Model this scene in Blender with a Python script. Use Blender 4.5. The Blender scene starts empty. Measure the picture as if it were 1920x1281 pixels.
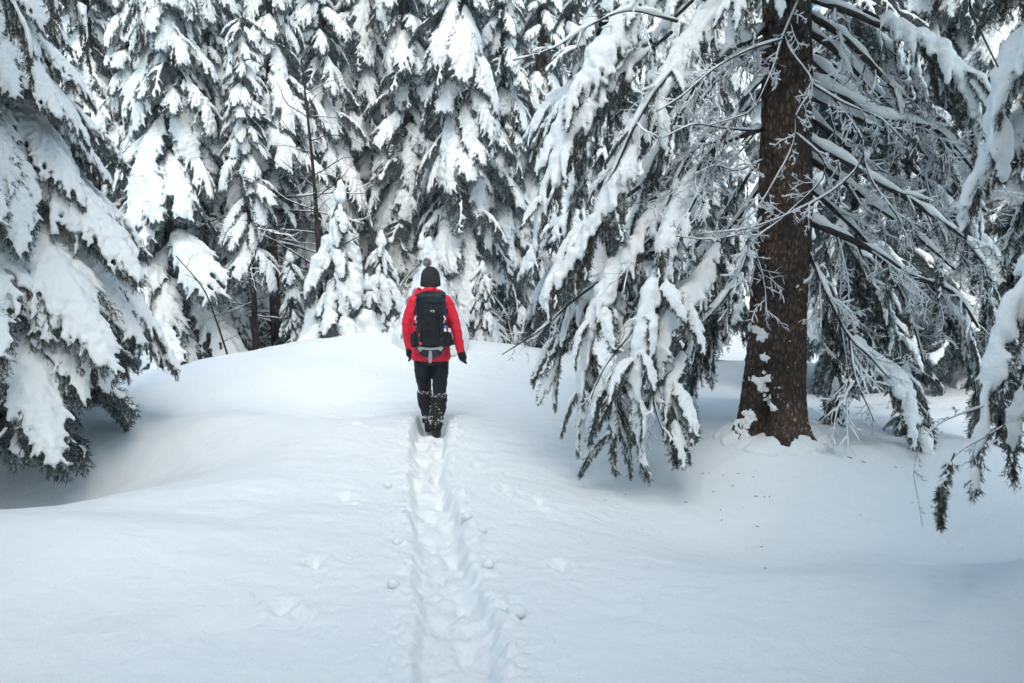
import bpy, bmesh, math, random
import numpy as np
from mathutils import Vector, Matrix, Euler

SC = bpy.context.scene
COL = SC.collection
R = math.radians
# ------------------------------------------------------------------ camera, sky, sun, exposure
CAMZ, LENS, FPX = 2.2, 35.0, 35.0 / 36.0 * 1920.0
PITCH = math.atan(240.0 / FPX)
cam_d = bpy.data.cameras.new('camera')
cam_d.lens = LENS; cam_d.sensor_width = 36.0
cam_d.clip_start = 0.05; cam_d.clip_end = 600
cam_d.dof.use_dof = True; cam_d.dof.focus_distance = 10.4; cam_d.dof.aperture_fstop = 3.2
cam = bpy.data.objects.new('camera', cam_d); COL.objects.link(cam)
cam.location = (0, 0, CAMZ); cam.rotation_euler = (math.pi / 2 - PITCH, 0, 0)
SC.camera = cam

world = bpy.data.worlds.new('World'); SC.world = world; world.use_nodes = True
SUN_EL, SUN_AZ = R(50), R(171)          # azimuth measured from +Y (view direction) towards +X
nt = world.node_tree; nt.nodes.clear()
sky = nt.nodes.new('ShaderNodeTexSky'); sky.sky_type = 'NISHITA'; sky.sun_disc = False
sky.sun_elevation = SUN_EL; sky.sun_rotation = SUN_AZ
sky.air_density = 1.0; sky.dust_density = 1.0; sky.ozone_density = 1.0
bgn = nt.nodes.new('ShaderNodeBackground'); bgn.inputs['Strength'].default_value = 0.13
wo = nt.nodes.new('ShaderNodeOutputWorld')
hs = nt.nodes.new('ShaderNodeHueSaturation'); hs.inputs['Saturation'].default_value = 0.92      # thin cloud whitens the blue
tn = nt.nodes.new('ShaderNodeMix'); tn.data_type = 'RGBA'; tn.blend_type = 'MULTIPLY'; tn.inputs[0].default_value = 1.0; tn.inputs[7].default_value = (0.90, 1.05, 0.97, 1)
nt.links.new(sky.outputs[0], hs.inputs['Color']); nt.links.new(hs.outputs[0], tn.inputs[6]); nt.links.new(tn.outputs[2], bgn.inputs[0]); nt.links.new(bgn.outputs[0], wo.inputs[0])

sun_d = bpy.data.lights.new('sun', 'SUN'); sun_d.energy = 1.5; sun_d.angle = R(50)
sun_d.color = (1.0, 0.90, 0.84)
sun = bpy.data.objects.new('sun', sun_d); COL.objects.link(sun)
sdir = Vector((math.sin(SUN_AZ) * math.cos(SUN_EL), math.cos(SUN_AZ) * math.cos(SUN_EL), math.sin(SUN_EL)))
sun.rotation_euler = sdir.to_track_quat('Z', 'Y').to_euler()
sun.location = (0, 0, 30)

SC.view_settings.view_transform = 'Standard'
SC.view_settings.look = 'None'
SC.view_settings.gamma = 1.0
SC.view_settings.use_curve_mapping = False
SC.view_settings.exposure = 1.38
SC.cycles.max_bounces = 4; SC.cycles.diffuse_bounces = 3; SC.cycles.glossy_bounces = 1
SC.cycles.use_adaptive_sampling = True; SC.cycles.adaptive_threshold = 0.04; SC.cycles.adaptive_min_samples = 12
SC.cycles.use_denoising = True

# ------------------------------------------------------------------ helpers
def at(px, py, Y):
    """world point at photograph pixel (px, py) lying at distance Y in front of the camera"""
    dx = (px - 960.0) / FPX; dy = (640.5 - py) / FPX
    fy, fz = math.cos(PITCH), -math.sin(PITCH)
    uy, uz = math.sin(PITCH), math.cos(PITCH)
    d = np.array([dx, fy + dy * uy, fz + dy * uz])
    return np.array([0, 0, CAMZ]) + d * (Y / d[1])

def smooth(a, b, x):
    t = np.clip((x - a) / (b - a), 0, 1); return t * t * (3 - 2 * t)

def _h(ix, iy, iz, seed):
    h = (ix.astype(np.int64) * 374761393 + iy.astype(np.int64) * 668265263 + iz.astype(np.int64) * 2147483647 + seed * 1274126177) & 0xFFFFFFFF
    h = ((h ^ (h >> 13)) * 1274126177) & 0xFFFFFFFF
    h = ((h ^ (h >> 16)) * 2246822519) & 0xFFFFFFFF
    return ((h ^ (h >> 15)) & 0xFFFFFF) / float(0xFFFFFF) * 2 - 1

def noise3(x, y, z, seed=0):
    x, y, z = np.broadcast_arrays(np.asarray(x, float), np.asarray(y, float), np.asarray(z, float))
    x0, y0, z0 = np.floor(x), np.floor(y), np.floor(z)
    u, v, w = x - x0, y - y0, z - z0
    u = u * u * u * (u * (u * 6 - 15) + 10); v = v * v * v * (v * (v * 6 - 15) + 10); w = w * w * w * (w * (w * 6 - 15) + 10)
    g = lambda i, j, k: _h(x0 + i, y0 + j, z0 + k, seed)
    a = g(0,0,0) * (1 - u) + g(1,0,0) * u; b = g(0,1,0) * (1 - u) + g(1,1,0) * u
    c = g(0,0,1) * (1 - u) + g(1,0,1) * u; d = g(0,1,1) * (1 - u) + g(1,1,1) * u
    return (a * (1 - v) + b * v) * (1 - w) + (c * (1 - v) + d * v) * w

def noise2(x, y, seed=0):
    x0, y0 = np.floor(x), np.floor(y); u, v = x - x0, y - y0
    u = u * u * u * (u * (u * 6 - 15) + 10); v = v * v * v * (v * (v * 6 - 15) + 10)
    zz = np.zeros_like(x0)
    a = _h(x0, y0, zz, seed) * (1 - u) + _h(x0 + 1, y0, zz, seed) * u
    b = _h(x0, y0 + 1, zz, seed) * (1 - u) + _h(x0 + 1, y0 + 1, zz, seed) * u
    return a * (1 - v) + b * v

def fbm2(x, y, seed=0, octv=4, gain=0.5):
    s = 0; a = 1
    for o in range(octv):
        s = s + a * noise2(x * 2 ** o + 17.3 * o, y * 2 ** o - 9.1 * o, seed + o); a *= gain
    return s

def fbm3(P, f, seed=0, octv=3):
    s = 0; a = 1
    for o in range(octv):
        s = s + a * noise3(P[:, 0] * f * 2 ** o, P[:, 1] * f * 2 ** o, P[:, 2] * f * 2 ** o, seed + o); a *= 0.5
    return s

class MB:
    """collects triangles/quads with material slots"""
    def __init__(s): s.V = []; s.F = []; s.M = []; s.n = 0
    def add(s, V, F, m=0):
        V = np.asarray(V, float); F = np.asarray(F, np.int64)
        if len(V) == 0 or len(F) == 0: return
        s.V.append(V); s.F.append(F + s.n); s.M.append(np.full(len(F), m, np.int32)); s.n += len(V)
    def mesh(s, name, mats, shade=True):
        me = bpy.data.meshes.new(name)
        V = np.concatenate(s.V); me.vertices.add(len(V)); me.vertices.foreach_set('co', V.astype(np.float32).ravel())
        li = np.concatenate([f.ravel() for f in s.F]).astype(np.int32)
        cnt = np.concatenate([np.full(len(f), f.shape[1], np.int32) for f in s.F])
        me.loops.add(len(li)); me.loops.foreach_set('vertex_index', li)
        me.polygons.add(len(cnt))
        me.polygons.foreach_set('loop_start', np.concatenate([[0], np.cumsum(cnt)[:-1]]).astype(np.int32))
        me.polygons.foreach_set('material_index', np.concatenate(s.M))
        me.polygons.foreach_set('use_smooth', np.full(len(cnt), shade, bool))
        for m in mats: me.materials.append(m)
        me.update(calc_edges=True); me.validate()
        return me

def obj(name, me, parent=None, loc=(0, 0, 0), **props):
    o = bpy.data.objects.new(name, me); COL.objects.link(o); o.location = loc
    if parent is not None: o.parent = parent
    for k, v in props.items(): o[k] = v
    return o

def thing(name, label, cat, loc, group=None, rotz=0.0):
    o = bpy.data.objects.new(name, None); COL.objects.link(o); o.location = tuple(loc); o.rotation_euler = (0, 0, rotz)
    o.empty_display_size = 0.2
    o['label'] = label; o['category'] = cat
    if group: o['group'] = group
    return o

def nrm(v):
    v = np.asarray(v, float); return v / (np.linalg.norm(v, axis=-1, keepdims=True) + 1e-12)

def resample(P, n):
    """Catmull-Rom through P, n points evenly spaced"""
    P = np.asarray(P, float)
    if len(P) > 2:
        Q = np.vstack([2 * P[0] - P[1], P, 2 * P[-1] - P[-2]]); out = []
        for i in range(1, len(Q) - 2):
            p0, p1, p2, p3 = Q[i - 1], Q[i], Q[i + 1], Q[i + 2]
            for t in np.linspace(0, 1, 12, endpoint=False):
                out.append(0.5 * ((2 * p1) + (-p0 + p2) * t + (2 * p0 - 5 * p1 + 4 * p2 - p3) * t * t + (-p0 + 3 * p1 - 3 * p2 + p3) * t ** 3))
        out.append(Q[-2]); P = np.array(out)
    d = np.concatenate([[0], np.cumsum(np.linalg.norm(np.diff(P, axis=0), axis=1))])
    t = np.linspace(0, d[-1], n)
    return np.stack([np.interp(t, d, P[:, k]) for k in range(3)], 1)

def tube(mb, P, rad, k=6, m=0, cap=True, squash=None):
    P = np.asarray(P, float); n = len(P); rad = np.broadcast_to(np.asarray(rad, float), (n,))
    T = nrm(np.gradient(P, axis=0))
    ref = np.array([0, 0, 1.0]) if abs(T[:, 2]).mean() < 0.8 else np.array([1.0, 0, 0])
    S = nrm(np.cross(T, ref)); U = np.cross(S, T)
    a = np.linspace(0, 2 * math.pi, k, endpoint=False)
    V = P[:, None, :] + rad[:, None, None] * (np.cos(a)[None, :, None] * S[:, None, :] + np.sin(a)[None, :, None] * U[:, None, :])
    V = V.reshape(-1, 3)
    i, j = np.meshgrid(np.arange(n - 1), np.arange(k), indexing='ij'); i = i.ravel(); j = j.ravel(); j2 = (j + 1) % k
    F = np.stack([i * k + j, i * k + j2, (i + 1) * k + j2, (i + 1) * k + j], 1)
    mb.add(V, F, m)
    if cap:
        for e, s in ((0, 1), (n - 1, -1)):
            base = e * k; c = P[e]
            Vc = np.vstack([V[base:base + k], c]); idx = np.arange(k)
            Fc = np.stack([np.full(k, k), (idx + 1) % k if s > 0 else idx, idx if s > 0 else (idx + 1) % k], 1)
            mb.add(Vc, Fc, m)

_ico = bmesh.new(); bmesh.ops.create_icosphere(_ico, subdivisions=1, radius=1.0)
ICO_V = np.array([v.co[:] for v in _ico.verts]); ICO_F = np.array([[v.index for v in f.verts] for f in _ico.faces]); _ico.free()
ICO_V *= 1.06
_ico = bmesh.new(); bmesh.ops.create_icosphere(_ico, subdivisions=2, radius=1.0)
ICO2_V = np.array([v.co[:] for v in _ico.verts]); ICO2_F = np.array([[v.index for v in f.verts] for f in _ico.faces]); _ico.free()

TMP = bpy.data.scenes.new('tmp')
def remesh_raw(V, F, voxel, it=4, fac=0.5):
    """voxel remesh + smoothing of loose overlapping shells; returns verts, quads"""
    me = bpy.data.meshes.new('tmp')
    mb = MB()
    if isinstance(F, list):
        for v, f in zip(V, F): mb.add(v, f)
    else: mb.add(V, F)
    bpy.data.meshes.remove(me); me = mb.mesh('tmp', [])
    o = bpy.data.objects.new('tmp', me); TMP.collection.objects.link(o)
    md = o.modifiers.new('r', 'REMESH'); md.mode = 'VOXEL'; md.voxel_size = voxel
    if it:
        sm = o.modifiers.new('s', 'SMOOTH'); sm.factor = fac; sm.iterations = it
    with bpy.context.temp_override(scene=TMP, view_layer=TMP.view_layers[0]): dg = bpy.context.evaluated_depsgraph_get()
    ev = o.evaluated_get(dg); em = ev.to_mesh()
    Vo = np.empty(len(em.vertices) * 3, np.float32); em.vertices.foreach_get('co', Vo)
    nl = len(em.loops); L = np.empty(nl, np.int32); em.loops.foreach_get('vertex_index', L)
    Nn = np.empty(len(em.vertices) * 3, np.float32); em.vertex_normals.foreach_get('vector', Nn)
    cnt = np.empty(len(em.polygons), np.int32); em.polygons.foreach_get('loop_total', cnt)
    ev.to_mesh_clear(); bpy.data.objects.remove(o); bpy.data.meshes.remove(me)
    Fo = L.reshape(-1, 4) if (cnt == 4).all() else None
    if Fo is None:
        st = np.concatenate([[0], np.cumsum(cnt)[:-1]]); q = cnt == 4
        Fo = L[st[q][:, None] + np.arange(4)[None]]
    return Vo.reshape(-1, 3).astype(float), Fo.astype(np.int64), Nn.reshape(-1, 3).astype(float)

def blob_arrays(P, Rr, S=None):
    P = np.asarray(P, float); Rr = np.asarray(Rr, float)
    sc = Rr[:, None, None] * (np.ones((len(P), 1, 3)) if S is None else np.asarray(S, float)[:, None, :])
    V = (ICO_V[None] * sc + P[:, None, :]).reshape(-1, 3)
    F = (ICO_F[None] + (np.arange(len(P)) * len(ICO_V))[:, None, None]).reshape(-1, 3)
    return V, F

def snow_from_blobs(P, Rr, voxel, seed, it=4, amp=0.25, S=None):
    V, F = blob_arrays(P, Rr, S)
    V, F, N = remesh_raw(V, F, voxel, it)
    d = fbm3(V, 0.25 / voxel * 0.35, seed, 3) * voxel * amp * 2 + fbm3(V, 0.25 / voxel, seed + 9, 2) * voxel * amp
    return V + N * d[:, None], F

# ------------------------------------------------------------------ materials
def new_mat(name):
    m = bpy.data.materials.new(name); m.use_nodes = True
    n = m.node_tree; b = n.nodes['Principled BSDF']
    return m, n, b

def lnk(n, a, b): n.links.new(a, b)

def coords(n):
    return n.nodes.new('ShaderNodeTexCoord').outputs['Object']

def noise_node(n, vec, scale, detail=4, rough=0.55):
    t = n.nodes.new('ShaderNodeTexNoise'); t.inputs['Scale'].default_value = scale
    t.inputs['Detail'].default_value = detail; t.inputs['Roughness'].default_value = rough
    lnk(n, vec, t.inputs['Vector']); return t

def ramp(n, fac, stops):
    r = n.nodes.new('ShaderNodeValToRGB'); e = r.color_ramp.elements
    while len(e) < len(stops): e.new(0.5)
    for i, (p, c) in enumerate(stops):
        e[i].position = p; e[i].color = (*c, 1) if len(c) == 3 else c
    lnk(n, fac, r.inputs['Fac']); return r.outputs['Color']

def bump(n, b, h, strength, dist):
    bp = n.nodes.new('ShaderNodeBump'); bp.inputs['Strength'].default_value = strength; bp.inputs['Distance'].default_value = dist
    lnk(n, h, bp.inputs['Height']); lnk(n, bp.outputs['Normal'], b.inputs['Normal']); return bp

def mat_snow(name, fine, dist, col=(0.855, 0.88, 0.875)):
    m, n, b = new_mat(name)
    v = coords(n)
    a = noise_node(n, v, fine, 6, 0.7)
    c2 = noise_node(n, v, fine * 0.11, 3, 0.5)
    mx = n.nodes.new('ShaderNodeMath'); mx.operation = 'MULTIPLY_ADD'
    lnk(n, c2.outputs['Fac'], mx.inputs[0]); mx.inputs[1].default_value = 2.5; lnk(n, a.outputs['Fac'], mx.inputs[2])
    bump(n, b, mx.outputs[0], 0.7, dist)
    b.inputs['Base Color'].default_value = (*col, 1)
    b.inputs['Roughness'].default_value = 0.75
    b.inputs['Specular IOR Level'].default_value = 0.25
    return m

M = {}
M['ground_snow'] = mat_snow('ground_snow', 70, 0.017)
M['bough_snow'] = mat_snow('bough_snow', 60, 0.012)

def mat_plain(name, c1, c2, scale, rough=0.8, bstr=0.0, bdist=0.01, spec=0.3):
    m, n, b = new_mat(name); v = coords(n); t = noise_node(n, v, scale)
    lnk(n, ramp(n, t.outputs['Fac'], [(0.3, c1), (0.7, c2)]), b.inputs['Base Color'])
    b.inputs['Roughness'].default_value = rough; b.inputs['Specular IOR Level'].default_value = spec
    if bstr: bump(n, b, t.outputs['Fac'], bstr, bdist)
    return m

def mat_needles(name, dark, mid, frost, amount):
    """spruce needles: olive green with rime frost on the tips of some clumps"""
    m, n, b = new_mat(name); v = coords(n)
    t = noise_node(n, v, 7.0, 3); t2 = noise_node(n, v, 55.0, 2, 0.7)
    base = ramp(n, t.outputs['Fac'], [(0.3, dark), (0.7, mid)])
    fr = ramp(n, t2.outputs['Fac'], [(0.62 - amount, (0, 0, 0)), (0.82 - amount, (1, 1, 1))])
    mix = n.nodes.new('ShaderNodeMix'); mix.data_type = 'RGBA'
    lnk(n, fr, mix.inputs[0]); lnk(n, base, mix.inputs[6]); mix.inputs[7].default_value = (*frost, 1)
    lnk(n, mix.outputs[2], b.inputs['Base Color'])
    b.inputs['Roughness'].default_value = 0.7; b.inputs['Specular IOR Level'].default_value = 0.2
    return m
M['needles_far'] = mat_needles('needles_far', (0.026, 0.040, 0.043), (0.055, 0.075, 0.074), (0.42, 0.47, 0.49), 0.12)
M['needles_near'] = mat_needles('needles_near', (0.032, 0.038, 0.032), (0.070, 0.073, 0.055), (0.38, 0.39, 0.36), 0.10)
M['twig'] = mat_plain('twig_bark', (0.018, 0.016, 0.015), (0.045, 0.038, 0.034), 40, 0.9)
M['rime'] = mat_plain('rime_frost', (0.55, 0.56, 0.58), (0.86, 0.87, 0.88), 60, 0.8, 0.4, 0.004)

def mat_bark(name, deep, mid, light, sx, bd, specks=0.0):
    m, n, b = new_mat(name); v = coords(n)
    mp = n.nodes.new('ShaderNodeMapping'); mp.inputs['Scale'].default_value = (sx, sx, sx * 0.42); lnk(n, v, mp.inputs['Vector'])
    vo = n.nodes.new('ShaderNodeTexVoronoi'); vo.feature = 'DISTANCE_TO_EDGE'; vo.inputs['Scale'].default_value = 1.0
    wob = noise_node(n, mp.outputs[0], 1.4, 4)
    mv = n.nodes.new('ShaderNodeMix'); mv.data_type = 'RGBA'; mv.inputs[0].default_value = 0.35
    lnk(n, mp.outputs[0], mv.inputs[6]); lnk(n, wob.outputs['Color'], mv.inputs[7]); lnk(n, mv.outputs[2], vo.inputs['Vector'])
    t = noise_node(n, v, sx * 0.6, 6, 0.7)
    mul = n.nodes.new('ShaderNodeMath'); mul.operation = 'MULTIPLY'
    edge = ramp(n, vo.outputs['Distance'], [(0.0, (0.35,) * 3), (0.25, (1,) * 3)])
    lnk(n, edge, mul.inputs[0]); lnk(n, t.outputs['Fac'], mul.inputs[1])
    col = ramp(n, mul.outputs[0], [(0.08, deep), (0.42, mid), (0.68, light)])
    big = noise_node(n, v, 2.2, 3)
    mix = n.nodes.new('ShaderNodeMix'); mix.data_type = 'RGBA'; mix.blend_type = 'MULTIPLY'; mix.inputs[0].default_value = 0.8
    lnk(n, col, mix.inputs[6]); lnk(n, ramp(n, big.outputs['Fac'], [(0.34, (0.30, 0.30, 0.30)), (0.5, (0.75, 0.72, 0.70)), (0.66, (1.5, 1.3, 1.15))]), mix.inputs[7])
    out = mix.outputs[2]
    if specks:
        sp = noise_node(n, v, 26, 3, 0.6); sp2 = noise_node(n, v, 5, 2)
        ml = n.nodes.new('ShaderNodeMath'); ml.operation = 'MULTIPLY'; lnk(n, sp.outputs['Fac'], ml.inputs[0]); lnk(n, sp2.outputs['Fac'], ml.inputs[1])
        f = ramp(n, ml.outputs[0], [(0.40, (0, 0, 0)), (0.43, (specks,) * 3)])
        mx = n.nodes.new('ShaderNodeMix'); mx.data_type = 'RGBA'; lnk(n, f, mx.inputs[0]); lnk(n, out, mx.inputs[6]); mx.inputs[7].default_value = (0.8, 0.82, 0.84, 1)
        out = mx.outputs[2]
    lnk(n, out, b.inputs['Base Color'])
    b.inputs['Roughness'].default_value = 0.9; b.inputs['Specular IOR Level'].default_value = 0.15
    bump(n, b, mul.outputs[0], 1.0, bd)
    return m
M['big_bark'] = mat_bark('big_bark', (0.014, 0.011, 0.010), (0.088, 0.063, 0.049), (0.22, 0.158, 0.12), 44, 0.02, 0.9)
M['bark'] = mat_bark('bark', (0.012, 0.011, 0.010), (0.045, 0.036, 0.032), (0.09, 0.07, 0.058), 40, 0.01, 0.5)

# ------------------------------------------------------------------ ground
TRAIL = np.array([[4.0, -0.235, .21], [4.66, -0.26, .21], [5.3, -0.335, .19], [6.0, -0.415, .185], [6.85, -0.505, .175],
                  [7.5, -0.60, .165], [8.2, -0.70, .155], [9.0, -0.77, .165], [9.6, -0.80, .175], [10.35, -0.83, .185], [10.8, -0.85, .18]])
def gauss(x, y, cx, cy, sx, sy, a, rot=0.0):
    c, s = math.cos(rot), math.sin(rot); u = (x - cx) * c + (y - cy) * s; v = -(x - cx) * s + (y - cy) * c
    return a * np.exp(-0.5 * ((u / sx) ** 2 + (v / sy) ** 2))

POLE = [at(530, 1165, 5.35)[:2], at(648, 940, 7.6)[:2], at(668, 815, 9.85)[:2], at(1050, 1072, 6.05)[:2], at(945, 910, 7.95)[:2],
        at(590, 1085, 6.0)[:2], at(1010, 935, 7.6)[:2], at(895, 875, 8.6)[:2]]

def ground_h(x, y, detail=True):
    x = np.asarray(x, float); y = np.asarray(y, float)
    z = 0.10 * noise2(x * 0.33 + 3.1, y * 0.33 + 1.7, 5) + 0.045 * noise2(x * 0.8, y * 0.8, 6)
    z *= smooth(3, 8, np.hypot(x + 0.5, y - 6) + 3)
    z += 0.022 * noise2(x * 1.9 + 5, y * 2.6, 14) * smooth(0.2, 1.2, np.abs(x + 0.6)) + 0.006 * noise2(x * 5.1, y * 7.3, 15)
    # left foreground dune, hollow under the left spruce
    z += gauss(x, y, -3.4, 6.55, 1.3, 0.42, 0.22, -0.15)
    z += gauss(x, y, -4.8, 8.9, 1.1, 0.62, -0.95, 0.2)
    z += gauss(x, y, -2.5, 7.7, 0.8, 0.22, 0.07, 0.3)
    z += gauss(x, y, -2.0, 8.7, 1.0, 0.5, 0.07)
    z += gauss(x, y, -3.0, 10.6, 0.55, 0.4, 0.14, 0.2) + gauss(x, y, -2.9, 11.9, 0.5, 0.45, 0.12) + gauss(x, y, -1.5, 11.8, 0.6, 0.35, 0.06, -.3)
    z += gauss(x, y, -1.9, 9.9, 1.1, 0.55, 0.14, 0.1) - gauss(x, y, -2.2, 11.1, 1.1, 0.40, 0.10)
    z += gauss(x, y, -0.8, 10.1, 1.2, 0.7, 0.015)
    z += gauss(x, y, -1.25, 7.1, 0.6, 0.25, 0.035)
    # mounds behind the hiker
    z += gauss(x, y, -2.1, 13.4, 1.2, 1.1, 0.42) + gauss(x, y, -3.7, 12.8, 0.9, 0.9, 0.22) + gauss(x, y, -0.6, 13.8, 1.2, 1.0, 0.20)
    z += gauss(x, y, 0.6, 13.4, 0.8, 0.9, 0.12)
    # right: crest, shaded dip, mound at the big spruce
    z += gauss(x, y, 1.5, 5.6, 0.9, 0.5, 0.04) + gauss(x, y, 3.3, 5.7, 0.9, 0.45, 0.07)
    z += gauss(x, y, 1.55, 6.95, 0.70, 0.55, -0.20, -0.25) + gauss(x, y, 2.9, 7.05, 0.9, 0.55, -0.22, 0.12) + gauss(x, y, 4.2, 6.9, 0.9, 0.5, -0.15)
    z += gauss(x, y, 1.0, 8.4, 0.5, 0.45, -0.12) + gauss(x, y, 1.35, 7.55, 0.45, 0.4, -0.10)
    z += gauss(x, y, 2.3, 8.80, 0.60, 0.55, 0.22) + gauss(x, y, 3.9, 8.4, 0.5, 0.42, 0.24, 0.4)
    z += gauss(x, y, 1.4, 9.6, 0.5, 0.4, 0.06)
    # beyond the crest: gully, then a rising wooded slope
    z += -0.75 * smooth(14.3, 17.5, y + 0.25 * noise2(x * 0.5, y * 0.5, 8))
    z += 0.30 * np.maximum(y - 27, 0) * smooth(27, 33, y) + 0.10 * np.maximum(np.abs(x) - 9, 0) * smooth(8, 16, y)
    z += 0.28 * noise2(x * 0.42 + 9, y * 0.42, 21) * smooth(14.5, 18, y)
    if detail:
        zt = np.zeros_like(z)
        cy = np.interp(y, TRAIL[:, 0], TRAIL[:, 1]); hw = np.interp(y, TRAIL[:, 0], TRAIL[:, 2])
        near = smooth(3.2, 4.2, y) * (1 - smooth(10.55, 10.75, y + 0.06 * noise2(x * 9, y * 3, 3)))
        wob = 0.022 * noise2(y * 2.6, x * 0.5 + 4, 31) + 0.010 * noise2(y * 8.7, x * 2, 32) + 0.003 * noise2(y * 22, x * 9, 33)
        d = np.abs(x - cy + 0.03 * noise2(y * 1.7, 0 * y + 2.2, 34)) - hw + wob
        depth = 0.085 + 0.07 * smooth(8.6, 10.0, y) + 0.015 * noise2(y * 1.3, 0 * y, 35)
        wall = 1 - smooth(-0.055, 0.022, d + 0.02 * noise2(x * 14, y * 9, 37))
        zt -= depth * wall * near
        # steps trodden into the floor
        lump = 0.050 * fbm2(x * 8, y * 6.0, 41, 4, 0.55) + 0.03 * np.maximum(noise2(x * 5, y * 3.2, 43), 0)
        k = np.floor(y / 0.36); fx = cy + np.where(k % 2 == 0, -0.075, 0.075) + 0.03 * _h(k, k * 0, k * 0, 3); fy = (k + 0.5) * 0.36 + 0.05 * _h(k, k * 0 + 1, k * 0, 5)
        foot = np.exp(-(((x - fx) / 0.06) ** 2 + ((y - fy) / 0.135) ** 2) ** 2)
        zt += (lump * 0.42 - 0.05 * foot) * wall * near
        # rim crumbs
        rim = np.exp(-((d - 0.06) / 0.07) ** 2) * near
        zt += rim * (0.005 + 0.018 * np.maximum(fbm2(x * 13, y * 10, 51, 3), 0) * (1 + np.where(x > cy, 0.8, 0.2)))
        crumb = np.exp(-((d - 0.02) / 0.22) ** 2) * near * (d > 0)
        zt += crumb * 0.010 * fbm2(x * 24, y * 18, 55, 2)
        for i, (qx, qy) in enumerate(POLE):
            r = np.hypot((x - qx) * 1.0, (y - qy) * 0.75)
            a = math.atan2(0.3, 1)
            zt -= 0.060 * np.exp(-(r / 0.050) ** 2) * (1 + 0.4 * noise2(x * 30, y * 30, 60 + i))
            zt += 0.010 * np.exp(-((r - 0.095) / 0.035) ** 2) * (1 + noise2(x * 22, y * 22, 70 + i))
            rr = np.hypot(x - qx - 0.12, (y - qy + 0.16) * 0.8)
            zt += np.exp(-(rr / 0.17) ** 2) * 0.011 * fbm2(x * 20, y * 15, 80 + i, 2)
        z = z + zt
    return z

def gh(x, y): return float(ground_h(np.array([x]), np.array([y]), False)[0])

def axis_steps(marks):
    """marks: list of (start, end, step) -> coordinates"""
    out = []
    for a, b, s0, s1 in marks:
        p = a
        while p < b:
            out.append(p); f = (p - a) / (b - a); p += s0 + (s1 - s0) * f
    out.append(marks[-1][1]); return np.array(out)

def build_ground():
    xs = axis_steps([(-90, -8, 4.0, 0.25), (-8, -2.2, 0.22, 0.05), (-2.2, -1.15, 0.05, 0.014), (-1.15, 0.25, 0.0125, 0.0125), (0.25, 1.2, 0.016, 0.045), (1.2, 8, 0.05, 0.22), (8, 90, 0.25, 4.0)])
    ys = axis_steps([(-30, 2.5, 2.5, 0.12), (2.5, 4.2, 0.12, 0.03), (4.2, 7.0, 0.0135, 0.017), (7.0, 11.0, 0.017, 0.028), (11, 18, 0.04, 0.14), (18, 90, 0.16, 2.5)])
    X, Y = np.meshgrid(xs, ys)
    Z = ground_h(X, Y)
    n, m = X.shape
    i, j = np.meshgrid(np.arange(n - 1), np.arange(m - 1), indexing='ij'); i = i.ravel(); j = j.ravel()
    mb = MB(); mb.add(np.stack([X.ravel(), Y.ravel(), Z.ravel()], 1), np.stack([i * m + j, i * m + j + 1, (i + 1) * m + j + 1, (i + 1) * m + j], 1))
    o = obj('snow_ground', mb.mesh('snow_ground', [M['ground_snow']])); o['kind'] = 'structure'
    return o
build_ground()

# ------------------------------------------------------------------ spruce boughs
def blades(P0, P1, nb, length, width, rng, spread=0.8):
    """needle clumps: nb thin triangles round every twig P0->P1, plus the twig itself"""
    P0 = np.asarray(P0); P1 = np.asarray(P1); n = len(P0)
    t = rng.random((n, nb)) ** 0.8
    base = P0[:, None] + (P1 - P0)[:, None] * t[..., None]
    D = nrm(P1 - P0)[:, None]
    rd = nrm(rng.normal(size=(n, nb, 3)))
    perp = nrm(rd - (rd * D).sum(-1, keepdims=True) * D)
    dirn = nrm(D * 0.75 + perp * spread + np.array([0, 0, -0.15]))
    L = length * (0.6 + 0.7 * rng.random((n, nb, 1)))
    w = nrm(np.cross(dirn, nrm(rng.normal(size=(n, nb, 3))))) * width * (0.7 + 0.6 * rng.random((n, nb, 1))) * 0.5
    V = np.stack([base - w, base + w, base + dirn * L], 2).reshape(-1, 3)
    w2 = nrm(np.cross(D[:, 0], nrm(rng.normal(size=(n, 3))))) * width * 0.5
    V2 = np.stack([P0 - w2, P0 + w2, P1], 1).reshape(-1, 3)
    V = np.vstack([V, V2])
    return V, np.arange(len(V)).reshape(-1, 3)

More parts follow.
